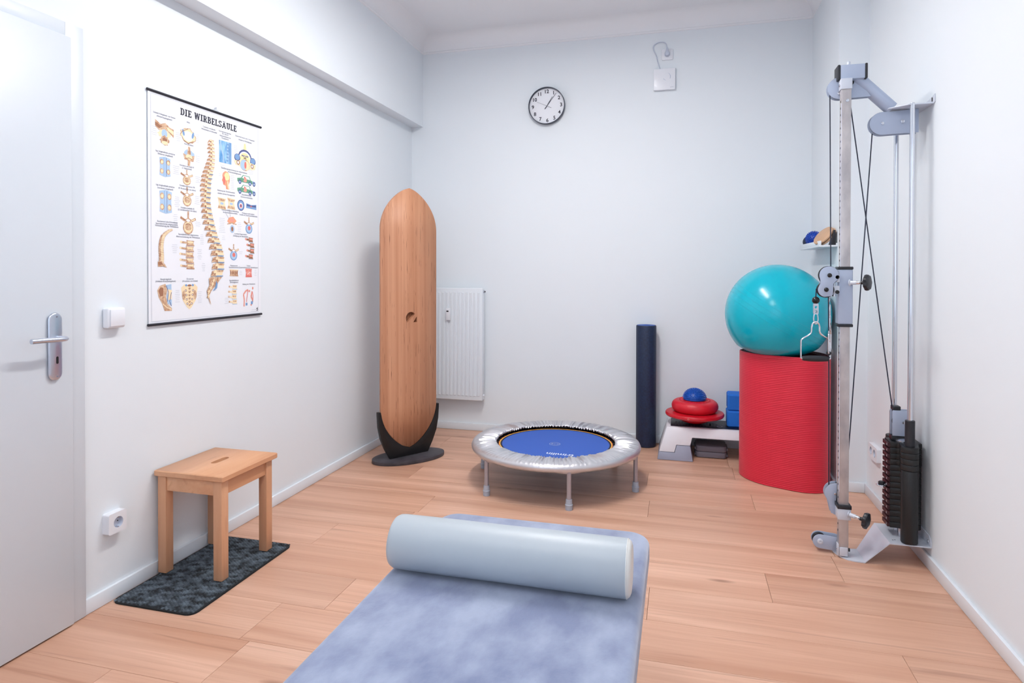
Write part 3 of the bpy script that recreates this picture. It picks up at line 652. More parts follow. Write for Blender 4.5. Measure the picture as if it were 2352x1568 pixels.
# stack of worn vertebrae
def column(u, v0, v1, w, n, lean, cols, name='vertebra_column_drawing', proc=True):
    d = Draw(); h = (v0-v1)/n
    for i in range(n):
        y = v0-(i+.5)*h; x = u+lean*sin(pi*i/(n-1))
        if proc: d.st([(x-w*1.2, y+h*.1), (x-w*.4, y)], h*.34, cols[0]).el(x-w*1.15, y+h*.12, h*.22, h*.2, cols[1])
        d.pg([(x-w*.5, y+h*.45), (x+w*.5, y+h*.38), (x+w*.40, y), (x+w*.52, y-h*.40), (x-w*.48, y-h*.36), (x-w*.38, y)], cols[0])
        d.pg([(x-w*.4, y+h*.3), (x+w*.4, y+h*.26), (x+w*.32, y-.001), (x-w*.3, y)], cols[1]).st([(x-w*.5, y-h*.42), (x+w*.52, y-h*.45)], .003, cols[2])
    d.done(name)
column(-.133, .373, .240, .048, 5, -.004, ('bone', 'bone_lt', 'bone_dk'))
column(.288, .408, .292, .034, 4, .012, ('bone_dk', 'ppink', 'pblue'))
column(.164, .164, .064, .034, 4, -.004, ('bone_lt', 'bone', 'pblue'))
# fan, porous and broken body
d = Draw(); u, v = .145, .468; d.pg([(u-.034, v+.01), (u-.02, v+.03), (u+.01, v+.036), (u+.034, v+.016), (u+.012, v-.004), (u, v+.006), (u-.014, v-.004)], 'porange').pg([(u-.02, v+.014), (u, v+.03), (u+.02, v+.018), (u, v+.008)], 'ppink').st([(u-.034, v-.004), (u, v+.004), (u+.034, v-.002)], .005, 'bone').el(u+.002, v-.026, .016, .02, 'pblue').el(u+.002, v-.026, .008, .012, 'bone_dk').st([(u-.02, v+.07), (u-.012, v+.034)], .0012, 'ink').st([(u-.046, v+.052), (u-.02, v+.02)], .0012, 'ink'); d.done('nerve_drawing')
d = Draw(); u, v = .159, .223; d.pg([(u-.032, v+.018), (u+.032, v+.016), (u+.026, v), (u+.032, v-.018), (u-.032, v-.016), (u-.026, v)], 'bone')
for i in range(-2, 3): d.el(u+i*.012, v, .004, .010, 'bone_dk')
d.st([(u-.032, v+.016), (u+.032, v+.014)], .004, 'bone_lt'); d.done('porous_bone_drawing')
d = Draw(); u, v = .27, .222; d.pg([(u-.025, v+.022), (u+.025, v+.022), (u+.022, v), (u+.026, v-.022), (u-.024, v-.022), (u-.020, v)], 'pred').el(u, v, .017, .013, 'ppink', 0, 12, .2).st([(u-.022, v+.016), (u+.022, v+.016)], .004, 'ppink').st([(u-.01, v-.008), (u+.012, v+.006)], .002, 'paper'); d.done('broken_bone_drawing')
# pelvis half and sacrum
d = Draw(); u, v = -.279, .118
d.pg([(u-.044, v+.03), (u-.03, v+.05), (u, v+.058), (u+.012, v+.04), (u+.004, v), (u+.012, v-.03), (u+.036, v-.05), (u+.036, v-.062), (u-.004, v-.060), (u-.016, v-.03), (u-.036, v)], 'bone').pg([(u-.038, v+.028), (u-.026, v+.044), (u-.010, v+.04), (u-.012, v+.006), (u-.028, v+.004)], 'bone_dk').pg([(u+.002, v+.052), (u+.034, v+.056), (u+.036, v-.036), (u+.014, v-.03), (u+.006, v+.004), (u+.012, v+.03)], 'pblue').pg([(u+.012, v+.034), (u+.036, v+.03), (u+.036, v-.01), (u+.016, v-.014)], 'bone_lt').st([(u+.006, v+.05), (u+.018, v+.02), (u+.012, v-.02)], .003, 'pnavy').st([(u+.034, v+.02), (u+.024, v-.02), (u+.034, v-.04)], .003, 'pnavy').st([(u-.012, v-.03), (u+.01, v-.046), (u+.034, v-.054)], .004, 'bone_lt'); d.done('pelvis_drawing')
d = Draw(); u, v = -.139, .117
d.pg([(u-.05, v+.04), (u-.03, v+.055), (u, v+.048), (u+.032, v+.056), (u+.05, v+.04), (u+.038, v-.02), (u+.012, v-.052), (u, v-.06), (u-.014, v-.05), (u-.04, v-.018)], 'bone_lt').el(u-.034, v+.005, .010, .022, 'bone').el(u+.034, v+.005, .010, .022, 'bone')
for i in range(4):
    for s in (-1, 1): d.el(u+s*(.022-.003*i), v+.026-.020*i, .006, .0055, 'bone_dk').el(u+s*(.022-.003*i), v+.026-.020*i, .003, .003, 'paper')
for i in range(6): d.el(u, v+.036-.015*i, .007, .005, 'bone', 0, 9, .2).el(u, v+.032-.015*i, .004, .002, 'bone_dk')
d.el(u-.02, v+.05, .007, .005, 'pblue2').el(u+.02, v+.05, .007, .005, 'pblue2').el(u, v+.049, .012, .005, 'bone_dk'); d.done('sacrum_drawing')
# two posture figures and maker's mark
d = Draw(); u, v = .25, .100; d.st([(u-.016, v-.05), (u-.014, v-.015), (u-.02, v+.012), (u-.002, v+.030), (u+.016, v+.034)], .009, 'ppink').el(u+.025, v+.028, .007, .006, 'ppink').st([(u+.014, v+.03), (u+.006, v-.005), (u+.004, v-.028)], .0045, 'pred').pg([(u-.004, v-.032), (u+.010, v-.032), (u+.010, v-.046), (u-.004, v-.046)], 'pblue2'); d.done('posture_drawing')
d = Draw(); u, v = .299, .100; d.st([(u-.012, v-.048), (u+.004, v-.022), (u-.010, v-.002), (u-.002, v+.026)], .010, 'ppink').el(u+.003, v+.042, .006, .0075, 'ppink').st([(u, v+.024), (u+.006, v), (u+.004, v-.02)], .0045, 'pred').pg([(u-.012, v-.026), (u+.006, v-.026), (u+.002, v-.042), (u-.012, v-.042)], 'pblue2'); d.done('posture_drawing')
d = Draw(); d.el(.337, .029, .006, .0085, 'ink').el(.336, .028, .003, .004, 'paper').el(.34, .039, .002, .002, 'ink'); d.done('maker_mark')
# leader lines
random.seed(11); mb = MB()
for u, v, n, w in ((-.335, .83, 5, .03), (-.2, .83, 5, .035), (-.085, .845, 5, .03), (-.085, .75, 4, .03), (-.215, .68, 5, .04), (-.085, .655, 4, .03), (-.21, .54, 6, .035), (-.09, .56, 5, .035), (-.22, .46, 6, .03), (-.085, .45, 3, .04), (-.225, .33, 5, .035), (-.075, .31, 6, .03), (-.21, .12, 7, .035), (-.075, .11, 7, .03), (.045, .82, 3, .014), (.06, .70, 2, .02), (.15, .675, 9, .03), (.175, .84, 6, .035), (.075, .455, 9, .045), (.20, .455, 6, .035), (.21, .325, 2, .03), (.085, .395, 3, .025), (.21, .222, 3, .022), (.325, .222, 4, .022), (.105, .085, 4, .03), (-.05, .25, 5, .025), (-.06, .38, 6, .025), (.31, .015+.01, 2, .05), (.08, .745, 2, .04), (.29, .745, 3, .04)):
    for i in range(n): 
        y = v + (i-(n-1)/2)*.0085; a = w*(.6+.4*random.random()); line(mb, (u-a/2, y), (u+a/2, y+random.uniform(-.001, .001)), .0011)
o = mb.build('leader_lines', 'ink_light', sheet_); o['kind'] = 'stuff'

# ------------------------------------------------------------------ doormat and stool
t = thing('doormat', 'small black and grey woven doormat on the floor under the wooden stool', 'mat', (-1.95, 2.285, 0))
MX0, MX1, MY0, MY1 = -2.148, -1.765, 1.965, 2.602
MB().prism(rrect(MX0, MX1, MY0, MY1, .035), .0005, .0065, 'xy', bev=.001).build('backing', 'mat_base', t)
mb = MB(); nx, ny = 36, 44; random.seed(3)
for i in range(nx):
    for j in range(ny):
        cx = MX0+.008+(MX1-MX0-.016)*(i+.5)/nx; cy = MY0+.008+(MY1-MY0-.016)*(j+.5+(.5 if i % 2 else 0)-.25)/ny
        dx = min(cx-MX0, MX1-cx); dy = min(cy-MY0, MY1-cy)
        if dx < .03 and dy < .03 and (.03-dx)**2+(.03-dy)**2 > .03**2: continue
        a, b = .0050, .0071; z = .0062; h = .0046+random.uniform(-.0009, .0009); s = .0016
        mb.add([(cx-a, cy-b+s, z), (cx+a, cy-b, z), (cx+a, cy+b-s, z), (cx-a, cy+b, z), (cx-a*.5, cy-b*.4, z+h), (cx+a*.5, cy-b*.45, z+h*.7), (cx+a*.5, cy+b*.4, z+h), (cx-a*.5, cy+b*.45, z+h*.8)],
               [(4, 5, 6, 7), (0, 1, 5, 4), (1, 2, 6, 5), (2, 3, 7, 6), (3, 0, 4, 7)])
o = mb.build('weave', 'mat_nub', t); o['kind'] = 'stuff'
ZM = .0112
t = thing('stool', 'square beech wooden stool with a grip slot in its seat', 'stool', (-1.99, 2.37, ZM))
SX0, SX1, SY0, SY1, SZ = -2.163, -1.815, 2.192, 2.560, .450
slot = circ(-1.992, 2.338+.016, .015, 8, pi, 2*pi, end=True) + circ(-1.992, 2.424, .015, 8, 0, pi, end=True)
mb = MB(); T = .024
out = rrect(SX0, SX1, SY0, SY1, .006, 4); inn = rrect(SX0+.003, SX1-.003, SY0+.003, SY1-.003, .005, 4)
mb.prism(inn, SZ-T, SZ, 'xy', holes=[slot]); n = len(out)
vs = [(x, y, SZ-T+.003) for x, y in out]+[(x, y, SZ-.003) for x, y in out]+[(x, y, SZ-T) for x, y in inn]+[(x, y, SZ) for x, y in inn]
fs = []
for i in range(n):
    j = (i+1) % n; fs += [(i, j, n+j, n+i), (n+i, n+j, 3*n+j, 3*n+i), (2*n+i, 2*n+j, j, i)]
mb.add(vs, fs); mb.build('seat', 'beech', t)
LX0, LX1, LY0, LY1, LW = -2.150, -1.828, 2.200, 2.535, .042
for lx in (LX0, LX1-LW):
    for ly in (LY0, LY1-LW):
        MB().box(lx, lx+LW, ly, ly+LW, ZM, SZ-T, bev=.003).build('leg', 'beech_leg', t)
AZ0, AZ1 = SZ-T-.062, SZ-T
for y in (LY0+.006, LY1-.006-.018): MB().box(LX0+LW, LX1-LW, y, y+.018, AZ0, AZ1, bev=.0015).build('apron', 'beech', t)
for x in (LX0+.006, LX1-.006-.018): MB().box(x, x+.018, LY0+LW, LY1-LW, AZ0, AZ1, bev=.0015).build('apron', 'beech', t)

# ------------------------------------------------------------------ balance board in its stand
SC = Vector((-1.815, 4.035, 0)); SA = math.atan2(.83, .56)
HW, BZ0, BZ1 = .222, .080, 1.872
def outline(off=0.0):
    """pointed-arch board outline in (across, z)."""
    P = []; top = .292; n = 22; w = HW+off
    for i in range(n+1):
        t_ = i/n; x = w*(1-t_**2.0)**.72 if t_ < 1 else 0; P.append((x, BZ1-top+(top+off)*t_))
    up = P
    full = [(-x, z) for x, z in up[:0]]
    top_r = up; top_l = [(-x, z) for x, z in reversed(up[:-1])]
    zc = (BZ0+BZ1)/2; bot_l = [(-x, 2*zc-z) for x, z in top_r[:]]; bot_r = [(x, 2*zc-z) for x, z in reversed(top_r[:-1])]
    return top_r + top_l + bot_l + bot_r
bd = thing('balance_board', 'tall pointed wooden balance board standing upright in a black stand', 'board', tuple(SC), (0, 0, SA))
disk = circ(0.012, .975, .038, 40)
# recess mark: the upper part of a circle over a slanted edge, and a small triangle beside it
k_ = R(41); seg_ = [(.042*cos(R(a)), .042*sin(R(a))) for a in range(0, 360, 4)]
seg_ = [(a, p) for a, p in zip(range(0, 360, 4), seg_) if -p[0]*sin(k_)+p[1]*cos(k_) > -.003]
cut_ = next((q for q in range(1, len(seg_)) if seg_[q][0]-seg_[q-1][0] > 4), 0)
seg_ = seg_[cut_:]+seg_[:cut_]
holes = [[(.010+p[0], .975+p[1]) for _, p in seg_], [(.057, .984), (.026, .944), (.057, .944)]]
OUT = outline(); INN = outline(-.006)
mb = MB(); mb.prism(INN, -.015, .013, 'xz', holes=holes); n = len(OUT)
vs = [(x, -.010, z) for x, z in OUT]+[(x, .009, z) for x, z in OUT]+[(x, -.015, z) for x, z in INN]+[(x, .013, z) for x, z in INN]
fs = []
for i in range(n):
    j = (i+1) % n; fs += [(i, j, n+j, n+i), (2*n+i, 2*n+j, j, i), (n+i, n+j, 3*n+j, 3*n+i)]
mb.add(vs, fs); mb.build('deck', 'bamboo', bd, local=True)
MB().prism(circ(.016, .972, .064, 40), .008, .0125, 'xz').build('recess_floor', 'recess_shade_wood', bd, local=True)
sd = thing('board_stand', 'black board stand with oval dark base and curved cradle', 'stand', tuple(SC), (0, 0, SA))
base = []
for i in range(48):
    a = 2*pi*i/48; c, s = cos(a), sin(a)
    base.append((.262*(abs(c)**.92)*(1 if c > 0 else -1), .148*(abs(s)**1.05)*(1 if s > 0 else -1)))
MB().prism(base, .001, .024, 'xy', bev=.002, mtx=Matrix.Rotation(R(-9), 4, 'Z')).build('base', ['slate'], sd, local=True)
# cradle plate: outer curve and U cut following the board
cut = [(x, z) for x, z in outline(.002) if z < .36 and x >= -1e-6]
cut = sorted(cut, key=lambda p: p[1])
if cut[0][0] > 1e-4: cut = [(0, BZ0-.002)] + cut
outer = [(.150, .024), (.190, .095), (.222, .17), (.238, .25), (.243, .33), (.243, .352)]
right = outer + [(.226, .352)] + [(min(x, .224), z) for x, z in reversed(cut) if z < .345]
left = [(-x, z) for x, z in reversed(right[:-1])]
MB().prism(right+left, -.013, .016, 'xz', bev=.0012).build('cradle', 'black', sd, local=True)

# ------------------------------------------------------------------ radiator
RX0, RX1, RY, RZ0, RZ1 = -2.02, -1.520, 4.790, .262, 1.164
t = thing('radiator', 'white ribbed panel radiator on the back wall behind the wooden board', 'radiator', ((RX0+RX1)/2, RY, RZ0))
mb = MB().box(RX0, RX1, RY, RY+.016, RZ0, RZ1, bev=.006, seg=3)
mb.build('front_panel', 'trim', t)
MB().box(RX0+.01, RX1-.008, RY+.05, RY+.066, RZ0+.006, RZ1-.01, bev=.005).build('rear_panel', 'trim', t)
for x in (RX0+.002, RX1-.010): MB().box(x, x+.008, RY+.010, RY+.064, RZ0+.004, RZ1-.003, bev=.003).build('side_cover', 'trim', t)
mb = MB()
for i in range(24): mb.box(RX0+.015+i*.0200, RX0+.025+i*.0200, RY+.016, RY+.052, RZ1-.012, RZ1-.004)
mb.build('top_grille', 'trim', t)
r0 = None
for i in range(14):
    if r0 is None:
        pr = [(-.0085, .30), (.0085, .30), (.0085, 1.128), (-.0085, 1.128)]
        vs = []
        for d_, ins in ((0, 0), (-.0062, .0035)):
            vs += [(-.0095+ins, RY+d_, .297+ins), (.0095-ins, RY+d_, .297+ins), (.0095-ins, RY+d_, 1.130-ins), (-.0095+ins, RY+d_, 1.130-ins)]
        m_ = MB(); m_.add([(x+(-1.552), y, z) for x, y, z in vs], [(4, 5, 6, 7), (0, 1, 5, 4), (1, 2, 6, 5), (2, 3, 7, 6), (3, 0, 4, 7)])
        r0 = m_.build('rib', 'trim', t)
    else: copy_obj(r0, t, (-.0333*i, 0, 0))
MB().cyl((RX1-.004, RY+.036, 1.135), (RX1+.010, RY+.036, 1.135), .011, seg=20).build('vent_plug', 'bolt', t)
MB().cyl((RX1+.010, RY+.036, 1.135), (RX1+.014, RY+.036, 1.135), .005, seg=12).build('vent_screw', 'hole', t)
MB().cyl((RX1-.004, RY+.036, .300), (RX1+.008, RY+.036, .300), .011, seg=20).build('drain_plug', 'plastic', t)
MB().cyl((-1.955, RY+.034, .10), (-1.955, RY+.034, RZ0+.01), .008).build('pipe', 'plastic_grey', t)
for z in (.45, .98): MB().box(-1.80, -1.74, RY+.060, YB, z-.02, z+.02).build('bracket', 'trim', t)
t = thing('heat_meter', 'small white heat meter clipped to the front of the radiator', 'meter', (-1.803, RY-.006, .90))
hs_ = MB().box(-1.821, -1.785, RY-.026, RY-.0062, .905, 1.000, bev=.003).build('housing', 'plastic', t)
MB().box(-1.815, -1.797, RY-.0266, RY-.0255, .972, .982).build('display', 'hole', hs_)

# ------------------------------------------------------------------ trampoline
TC = Vector((-.747, 3.866, 0))
t = thing('trampoline', 'round mini trampoline with silver pleated rim and blue jumping mat', 'trampoline', tuple(TC))
random.seed(8); NS = 720
waves = [(random.randint(46, 92), random.uniform(0, 2*pi), random.uniform(.35, 1.0)) for _ in range(12)]
waves2 = [(random.randint(14, 36), random.uniform(0, 2*pi), random.uniform(.3, .8)) for _ in range(6)]
def wr(a):
    q_ = sum(w*sin(k*a+p) for k, p, w in waves)/2.6
    return 1.0-2.0*abs(math.tanh(q_))**.8                     # folded, with creases
def wr2(a): return sum(w*sin(k*a+p) for k, p, w in waves2)/3.0
prof = [(.497, .198, 0), (.512, .203, 0), (.522, .214, .0), (.524, .226, .02), (.519, .238, .06), (.508, .2465, .16), (.492, .2515, .36), (.474, .2530, .66), (.455, .2535, .9), (.436, .2532, 1.1), (.418, .2526, 1.2), (.402, .2515, 1.15), (.388, .2500, 1.0), (.377, .2475, .8), (.370, .2440, .6), (.369, .2400, .5), (.376, .2365, .3)]
vs, fs = [], []
for i in range(NS):
    a = 2*pi*i/NS; w1 = wr(a); w2 = wr2(a)
    leg = max(0, 1-abs(((math.degrees(a)+70.7+30) % 60)-30)/9.0)
    for k, (r, z, amp) in enumerate(prof):
        tt = k/len(prof)
        tw = a + .020*w2*amp*(1-tt)
        gather = .005*sin(a*118+2*w2)*max(0, (tt-.70))*3
        rr = r + (gather if tt > .7 else 0) 
        zz = z + .0085*amp*(w1*.9+w2*.35)*(1 if z > .23 else .5) + gather - (.010*leg if k < 2 else 0)
        vs.append((TC.x+rr*cos(tw), TC.y+rr*sin(tw), zz))
n = len(prof)
for i in range(NS):
    j = (i+1) % NS
    for k in range(n-1): fs.append((i*n+k, j*n+k, j*n+k+1, i*n+k+1))
MB().add(vs, fs).build('rim_pad', 'silver', t, angle=80)
tm = Matrix.Translation(TC)
MB().lathe([(.500, .222), (.508, .214), (.508, .206), (.500, .198), (.490, .198), (.482, .206), (.482, .214), (.490, .222)], 72, mtx=tm, closed=True).build('frame', 'silver_leg', t)
MB().lathe([(0, .2255), (.334, .2255), (.334, .2215), (0, .2215)], 96, mtx=tm).build('jump_mat', 'blue_mat', t)
MB().lathe([(.334, .2220), (.334, .2258), (.345, .2264), (.345, .2220)], 96, mtx=tm).build('navy_band', 'navy', t)
MB().lathe([(.345, .2220), (.345, .2270), (.350, .2270), (.350, .2220)], 96, mtx=tm).build('yellow_band', 'yellow', t)
MB().lathe([(.350, .2220), (.350, .2268), (.355, .2268), (.355, .2220)], 96, mtx=tm).build('orange_band', 'orange', t)
for i in range(48):
    a = 2*pi*i/48
    MB().tube([(TC.x+.350*cos(a), TC.y+.350*sin(a), .2235), (TC.x+.486*cos(a), TC.y+.486*sin(a), .2115)], .0045, 6).build('rubber_cord', 'blackplastic', t)
MB().lathe([(.352, .2170), (.482, .2055), (.482, .2030), (.352, .2145)], 72, mtx=tm, closed=True).build('cord_skirt', 'hole', t)
for k in range(6):
    a = R(-70.7+60*k); x, y = TC.x+.508*cos(a), TC.y+.508*sin(a)
    lg = MB().cyl((x, y, .030), (x, y, .205), .0128, seg=24).build('leg', 'silver_leg', t)
    MB().lathe([(0, 0), (.0195, 0), (.0200, .003), (.0200, .024), (.0215, .026), (.0215, .030), (.0185, .032), (.0175, .055), (.0172, .058), (.0130, .058)], 28, mtx=Matrix.Translation((x, y, .0005))).build('tip', 'legtip', lg)
text('lettering', 'trimilin', .058, 'print_white', t, frame((TC.x+.070, TC.y-.232, .2262), (-cos(R(-3)), -sin(R(-3)), 0), (sin(R(-3)), -cos(R(-3)), 0)), off=.001)
mb = MB(); e1 = circ(TC.x+.0, TC.y-.02, .034, 40, ry=.034); 
mb.prism(e1, .2259, .2263, 'xy', holes=[circ(TC.x, TC.y-.02, .0318, 40, ry=.0318)])
for dx, dy, l in ((-.016, 0, .012), (-.016, -.008, .012), (-.016, .008, .012), (0, -.010, .012), (.0, .004, .010), (.017, -.008, .014), (.017, .008, .014)): mb.box(TC.x+dx-l/2, TC.x+dx+l/2, TC.y-.02+dy-.0012, TC.y-.02+dy+.0012, .2259, .2263)
mb.build('round_emblem', 'ink_light', t)

# ------------------------------------------------------------------ navy foam roller
t = thing('foam_roller', 'tall navy blue foam roller standing upright against the back wall', 'roller', (-.240, 4.790, 0))
MB().lathe([(0, .0008), (.066, .0008), (.071, .003), (.0735, .009), (.0735, .891), (.0722, .897), (.069, .900), (.060, .900)], 64, mtx=Matrix.Translation((-.240, 4.790, 0))).build('body', 'roller', t)
MB().lathe([(.0690, .9000), (.030, .9004), (.026, .885), (0, .885)], 48, mtx=Matrix.Translation((-.240, 4.790, 0))).build('end_face', 'roller_end', t)

# ------------------------------------------------------------------ step platform and what is on it
t = thing('step_platform', 'white and grey aerobic step with black top mat beside the red roll', 'step', (.22, 4.64, 0))
YA, YZ = 4.458, 4.860
def step_cs(x, inset, z): return x, inset, z
def foot_block(poly, mats, name, ya=YA, slope=.075/.23):
    """front profile extruded through the depth, faces leaning inwards with height."""
    n = len(poly); vs = [(x, ya+z*slope, z) for x, z in poly] + [(x, YZ-z*slope*.5, z) for x, z in poly]
    fs = [tuple(range(n)), tuple(range(n, 2*n))] + [(i, (i+1) % n, n+(i+1) % n, n+i) for i in range(n)]
    b = bmesh.new(); V = [b.verts.new(v) for v in vs]
    for f in fs: b.faces.new([V[i] for i in f])
    bmesh.ops.recalc_face_normals(b, faces=b.faces)
    bmesh.ops.bevel(b, geom=[e for e in b.edges], offset=.004, segments=2, profile=.5, affect='EDGES')
    return MB().bm(b).build(name, mats, t)
XA, XZ = -.146, .980-.22
mir = lambda pts: [(XA+XZ-x, z) for x, z in reversed(pts)]
body = [(XA+.012, .052), (-.032, .052), (-.018, .100), (.074, .100), (.088, .152)] + mir([(XA+.012, .052), (-.032, .052), (-.018, .100), (.074, .100), (.088, .152)]) + [(XZ-.062, .214), (XA+.062, .214)]
foot_block(body, 'step_white', 'deck')
ft = [(XA, .001), (.092, .001), (.074, .098), (-.016, .098), (-.030, .050), (XA+.012, .050)]
foot_block(ft, 'step_grey', 'foot', YA-.003); foot_block(mir(ft), 'step_grey', 'foot', YA-.003)
MB().prism(rrect(XA+.088, XZ-.088, 4.558, 4.800, .006), .2135, .2175, 'xy', bev=.0008).build('top_mat', 'step_mat', t)
mb = MB()
mb.prism(circ(.272, 4.615, .022, 28, ry=.024), .2175, .2181, 'xy', holes=[circ(.272, 4.615, .013, 28, ry=.014)]); mb.build('mat_ring_print', 'ink_light', t)
mb = MB(); random.seed(2)
for i in range(13):
    x = -.03+.021*i
    mb.prism([(x, 4.575), (x+.010, 4.575), (x+.016, 4.70), (x+.006, 4.70)], .2175, .2180, 'xy')
mb.prism(circ(.235, 4.64, .03, 20, ry=.055), .2175, .2180, 'xy', holes=[circ(.235, 4.64, .018, 20, ry=.042)])
mb.build('mat_lettering', 'step_print', t)
for k in range(2):
    rs = thing('step_riser', ('lower' if k == 0 else 'upper') + ' grey riser slab lying under the white step', 'riser', (.21, 4.66, .004+.046*k), group='riser slabs under the step')
    z0 = .003+.041*k
    MB().prism(rrect(.112, .318, 4.575, 4.76, .025), z0, z0+.040, 'xy', bev=.007, seg=2).build('slab', 'riser', rs)
    for x in (.105, .300): MB().box(x, x+.028, 4.60, 4.735, z0+.006, z0+.024, bev=.004).build('lug', 'riser', rs)

WC = Vector((.105, 4.655, .2180))
wm = Matrix.Translation(WC)
t = thing('wobble_board', 'red plastic wobble board lying on the white step', 'wobble board', tuple(WC))
MB().lathe([(0, 0), (.03, .0025), (.06, .010), (.09, .022), (.112, .036), (.118, .044), (.150, .050), (.185, .056), (.196, .060), (.201, .067), (.201, .078), (.197, .084), (.188, .086), (0, .086)], 96, mtx=wm).build('disc', 'red', t)
MB().lathe([(.0042, 0), (.0058, 0), (.0058, .002), (.0042, .002)], 16, mtx=frame((WC.x-.045, WC.y-.1955, WC.z+.072), (1, 0, 0), (0, 0, 1)), closed=True).build('moulded_mark', 'ppink', t)
CC = Vector((.107, 4.665, .3042))
cm_ = Matrix.Translation(CC)
t = thing('balance_cushion', 'inflated red round balance cushion with bumps on the wobble board', 'cushion', tuple(CC))
pr = [(0, .004), (.10, .002), (.130, 0)]
for i in range(0, 15):
    a = -pi/2+.35+(pi-.5)*i/14; rr = .124+.036*cos(a)+(.0009 if i % 2 else 0); pr.append((rr, .040+.040*sin(a)))
pr += [(.116, .079), (.095, .083), (.05, .083), (0, .081)]
MB().lathe(pr, 96, mtx=cm_).build('shell', 'red_rubber', t)
mb = MB(); random.seed(1)
for k in range(5):
    rr = .032+.018*k; nn = int(2*pi*rr/.0105)
    for i in range(nn):
        a = 2*pi*i/nn; mb.lathe([(.0036, 0), (.003, .0026), (0, .0034)], 6, mtx=Matrix.Translation((CC.x+rr*cos(a), CC.y+rr*sin(a), CC.z+.0812)))
o = mb.build('bumps', 'red_rubber', t); o['kind'] = 'stuff'
HC = Vector((.105, 4.655, CC.z+.0855))
t = thing('massage_half_ball', 'small blue spiky half ball on top of the red cushion', 'half ball', tuple(HC))
hm = Matrix.Translation(HC)
MB().lathe([(0, 0), (.074, 0), (.078, .003), (.078, .007)] + [(.0785*cos(a), .007+.070*sin(a)) for a in [R(x) for x in range(4, 90, 6)]] + [(0, .077)], 64, mtx=hm).build('dome', 'blue', t)
mb = MB()
def spike(mb, p, n, r, h, seg=6):
    q = Vector(n).to_track_quat('Z', 'Y').to_matrix().to_4x4(); q.translation = p
    mb.lathe([(r, -.001), (r*.45, h*.75), (0, h)], seg, mtx=q)
for k in range(1, 10):
    a = R(9*k); rr = cos(a); nn = max(1, int(2*pi*.0785*rr/.0098))
    for i in range(nn):
        b = 2*pi*(i+.5*(k % 2))/nn; nv = Vector((rr*cos(b), rr*sin(b), sin(a)*.95)); spike(mb, HC+Vector((.0785*rr*cos(b), .0785*rr*sin(b), .007+.070*sin(a))), nv, .0040, .0066)
o = mb.build('spikes', 'blue', t); o['kind'] = 'stuff'
for k, (x0, yy, z0) in enumerate(((.322, 4.600, .2180), (.326, 4.606, .3325))):
    t = thing('yoga_block', ('lower' if k == 0 else 'upper') + ' blue foam yoga block of the stack on the step', 'yoga block', (x0+.1, yy+.07, z0), group='blue yoga blocks')
    o = MB().box(x0, x0+.225, yy, yy+.15, z0, z0+.114, bev=.010, seg=1).build('block', 'blue_foam', t)

# ------------------------------------------------------------------ big red rolled mat and gym ball
RP = [(.374, 4.290), (.402, 4.190), (.478, 4.100), (.590, 4.040), (.710, 4.000), (.808, 4.018), (.866, 4.090), (.872, 4.200), (.835, 4.320), (.745, 4.410), (.620, 4.445), (.480, 4.425), (.402, 4.370)]
ring_pts = [Vector((p.x, p.y)) for p in catmull([(x, y, 0) for x, y in RP], 9, closed=True)]
cen = sum(ring_pts, Vector((0, 0)))/len(ring_pts)
t = thing('rolled_gym_mat', 'large ribbed red gym mat rolled up and standing under the turquoise ball', 'gym mat', (cen.x, cen.y, 0))
RH = .795; nr = 74
N = len(ring_pts); nrm = []
for i in range(N):
    d_ = (ring_pts[(i+1) % N]-ring_pts[i-1]).normalized(); nv = Vector((d_.y, -d_.x)); 
    if nv.dot(ring_pts[i]-cen) < 0: nv = -nv
    nrm.append(nv)
vs, fs = [], []; rows = []
for k in range(nr):
    z = .002+(RH-.004)*k/nr; h = (RH-.004)/nr
    rows += [(z, -.0018), (z+h*.30, .0008), (z+h*.70, .0008)]
rows.append((RH-.002, -.0016)); rows.append((RH, -.004))
for z, o_ in rows:
    lean = .000
    for i in range(N): p = ring_pts[i]+nrm[i]*o_; vs.append((p.x, p.y, z))
for k in range(len(rows)-1):
    for i in range(N): j = (i+1) % N; fs.append((k*N+i, k*N+j, (k+1)*N+j, (k+1)*N+i))
MB().add(vs, fs).build('outer_wrap', 'red_mat', t, angle=89)
# layers of the roll seen from above
for li, ins in enumerate((.0, .017, .034)):
    a_ = [ring_pts[i]-nrm[i]*(ins+.003) for i in range(N)]; b_ = [ring_pts[i]-nrm[i]*(ins+.0165) for i in range(N)]
    MB().prism([tuple(p) for p in a_], .003, RH-.0005-.002*li, 'xy', holes=[[tuple(p) for p in b_]]).build('mat_layer', 'red_cut', t)
BC = Vector((.588, 4.225, 1.034)); BR = .3095
t = thing('exercise_ball', 'large turquoise exercise ball resting on the red rolled mat', 'ball', (BC.x, BC.y, BC.z-BR))
bm_ = bmesh.new(); bmesh.ops.create_uvsphere(bm_, u_segments=96, v_segments=64, radius=BR)
axis = Vector((.52, -.10, .85)).normalized()
q = axis.to_track_quat('Z', 'Y').to_matrix().to_4x4()
for v in bm_.verts:
    v.co = q @ v.co
    if v.co.z < -.20: v.co.z = -.20 + (v.co.z+.20)*.62          # settled into the hollow of the roll
MB().bm(bm_, 0, Matrix.Translation(BC)).build('shell', 'ball', t, angle=80)
mb = MB()
for h in (-.045, -.015, .015, .045):
    rr = math.sqrt(BR**2-h**2)+.0002
    P = [BC + (q @ Vector((rr*cos(2*pi*i/120), rr*sin(2*pi*i/120), h))) for i in range(120)]
    P = [p for p in P if p.z > BC.z-.19]
    mb.tube(P, .0005, 5, closed=(len(P) == 120))
mb.build('ridge_rings', 'ball_line', t)

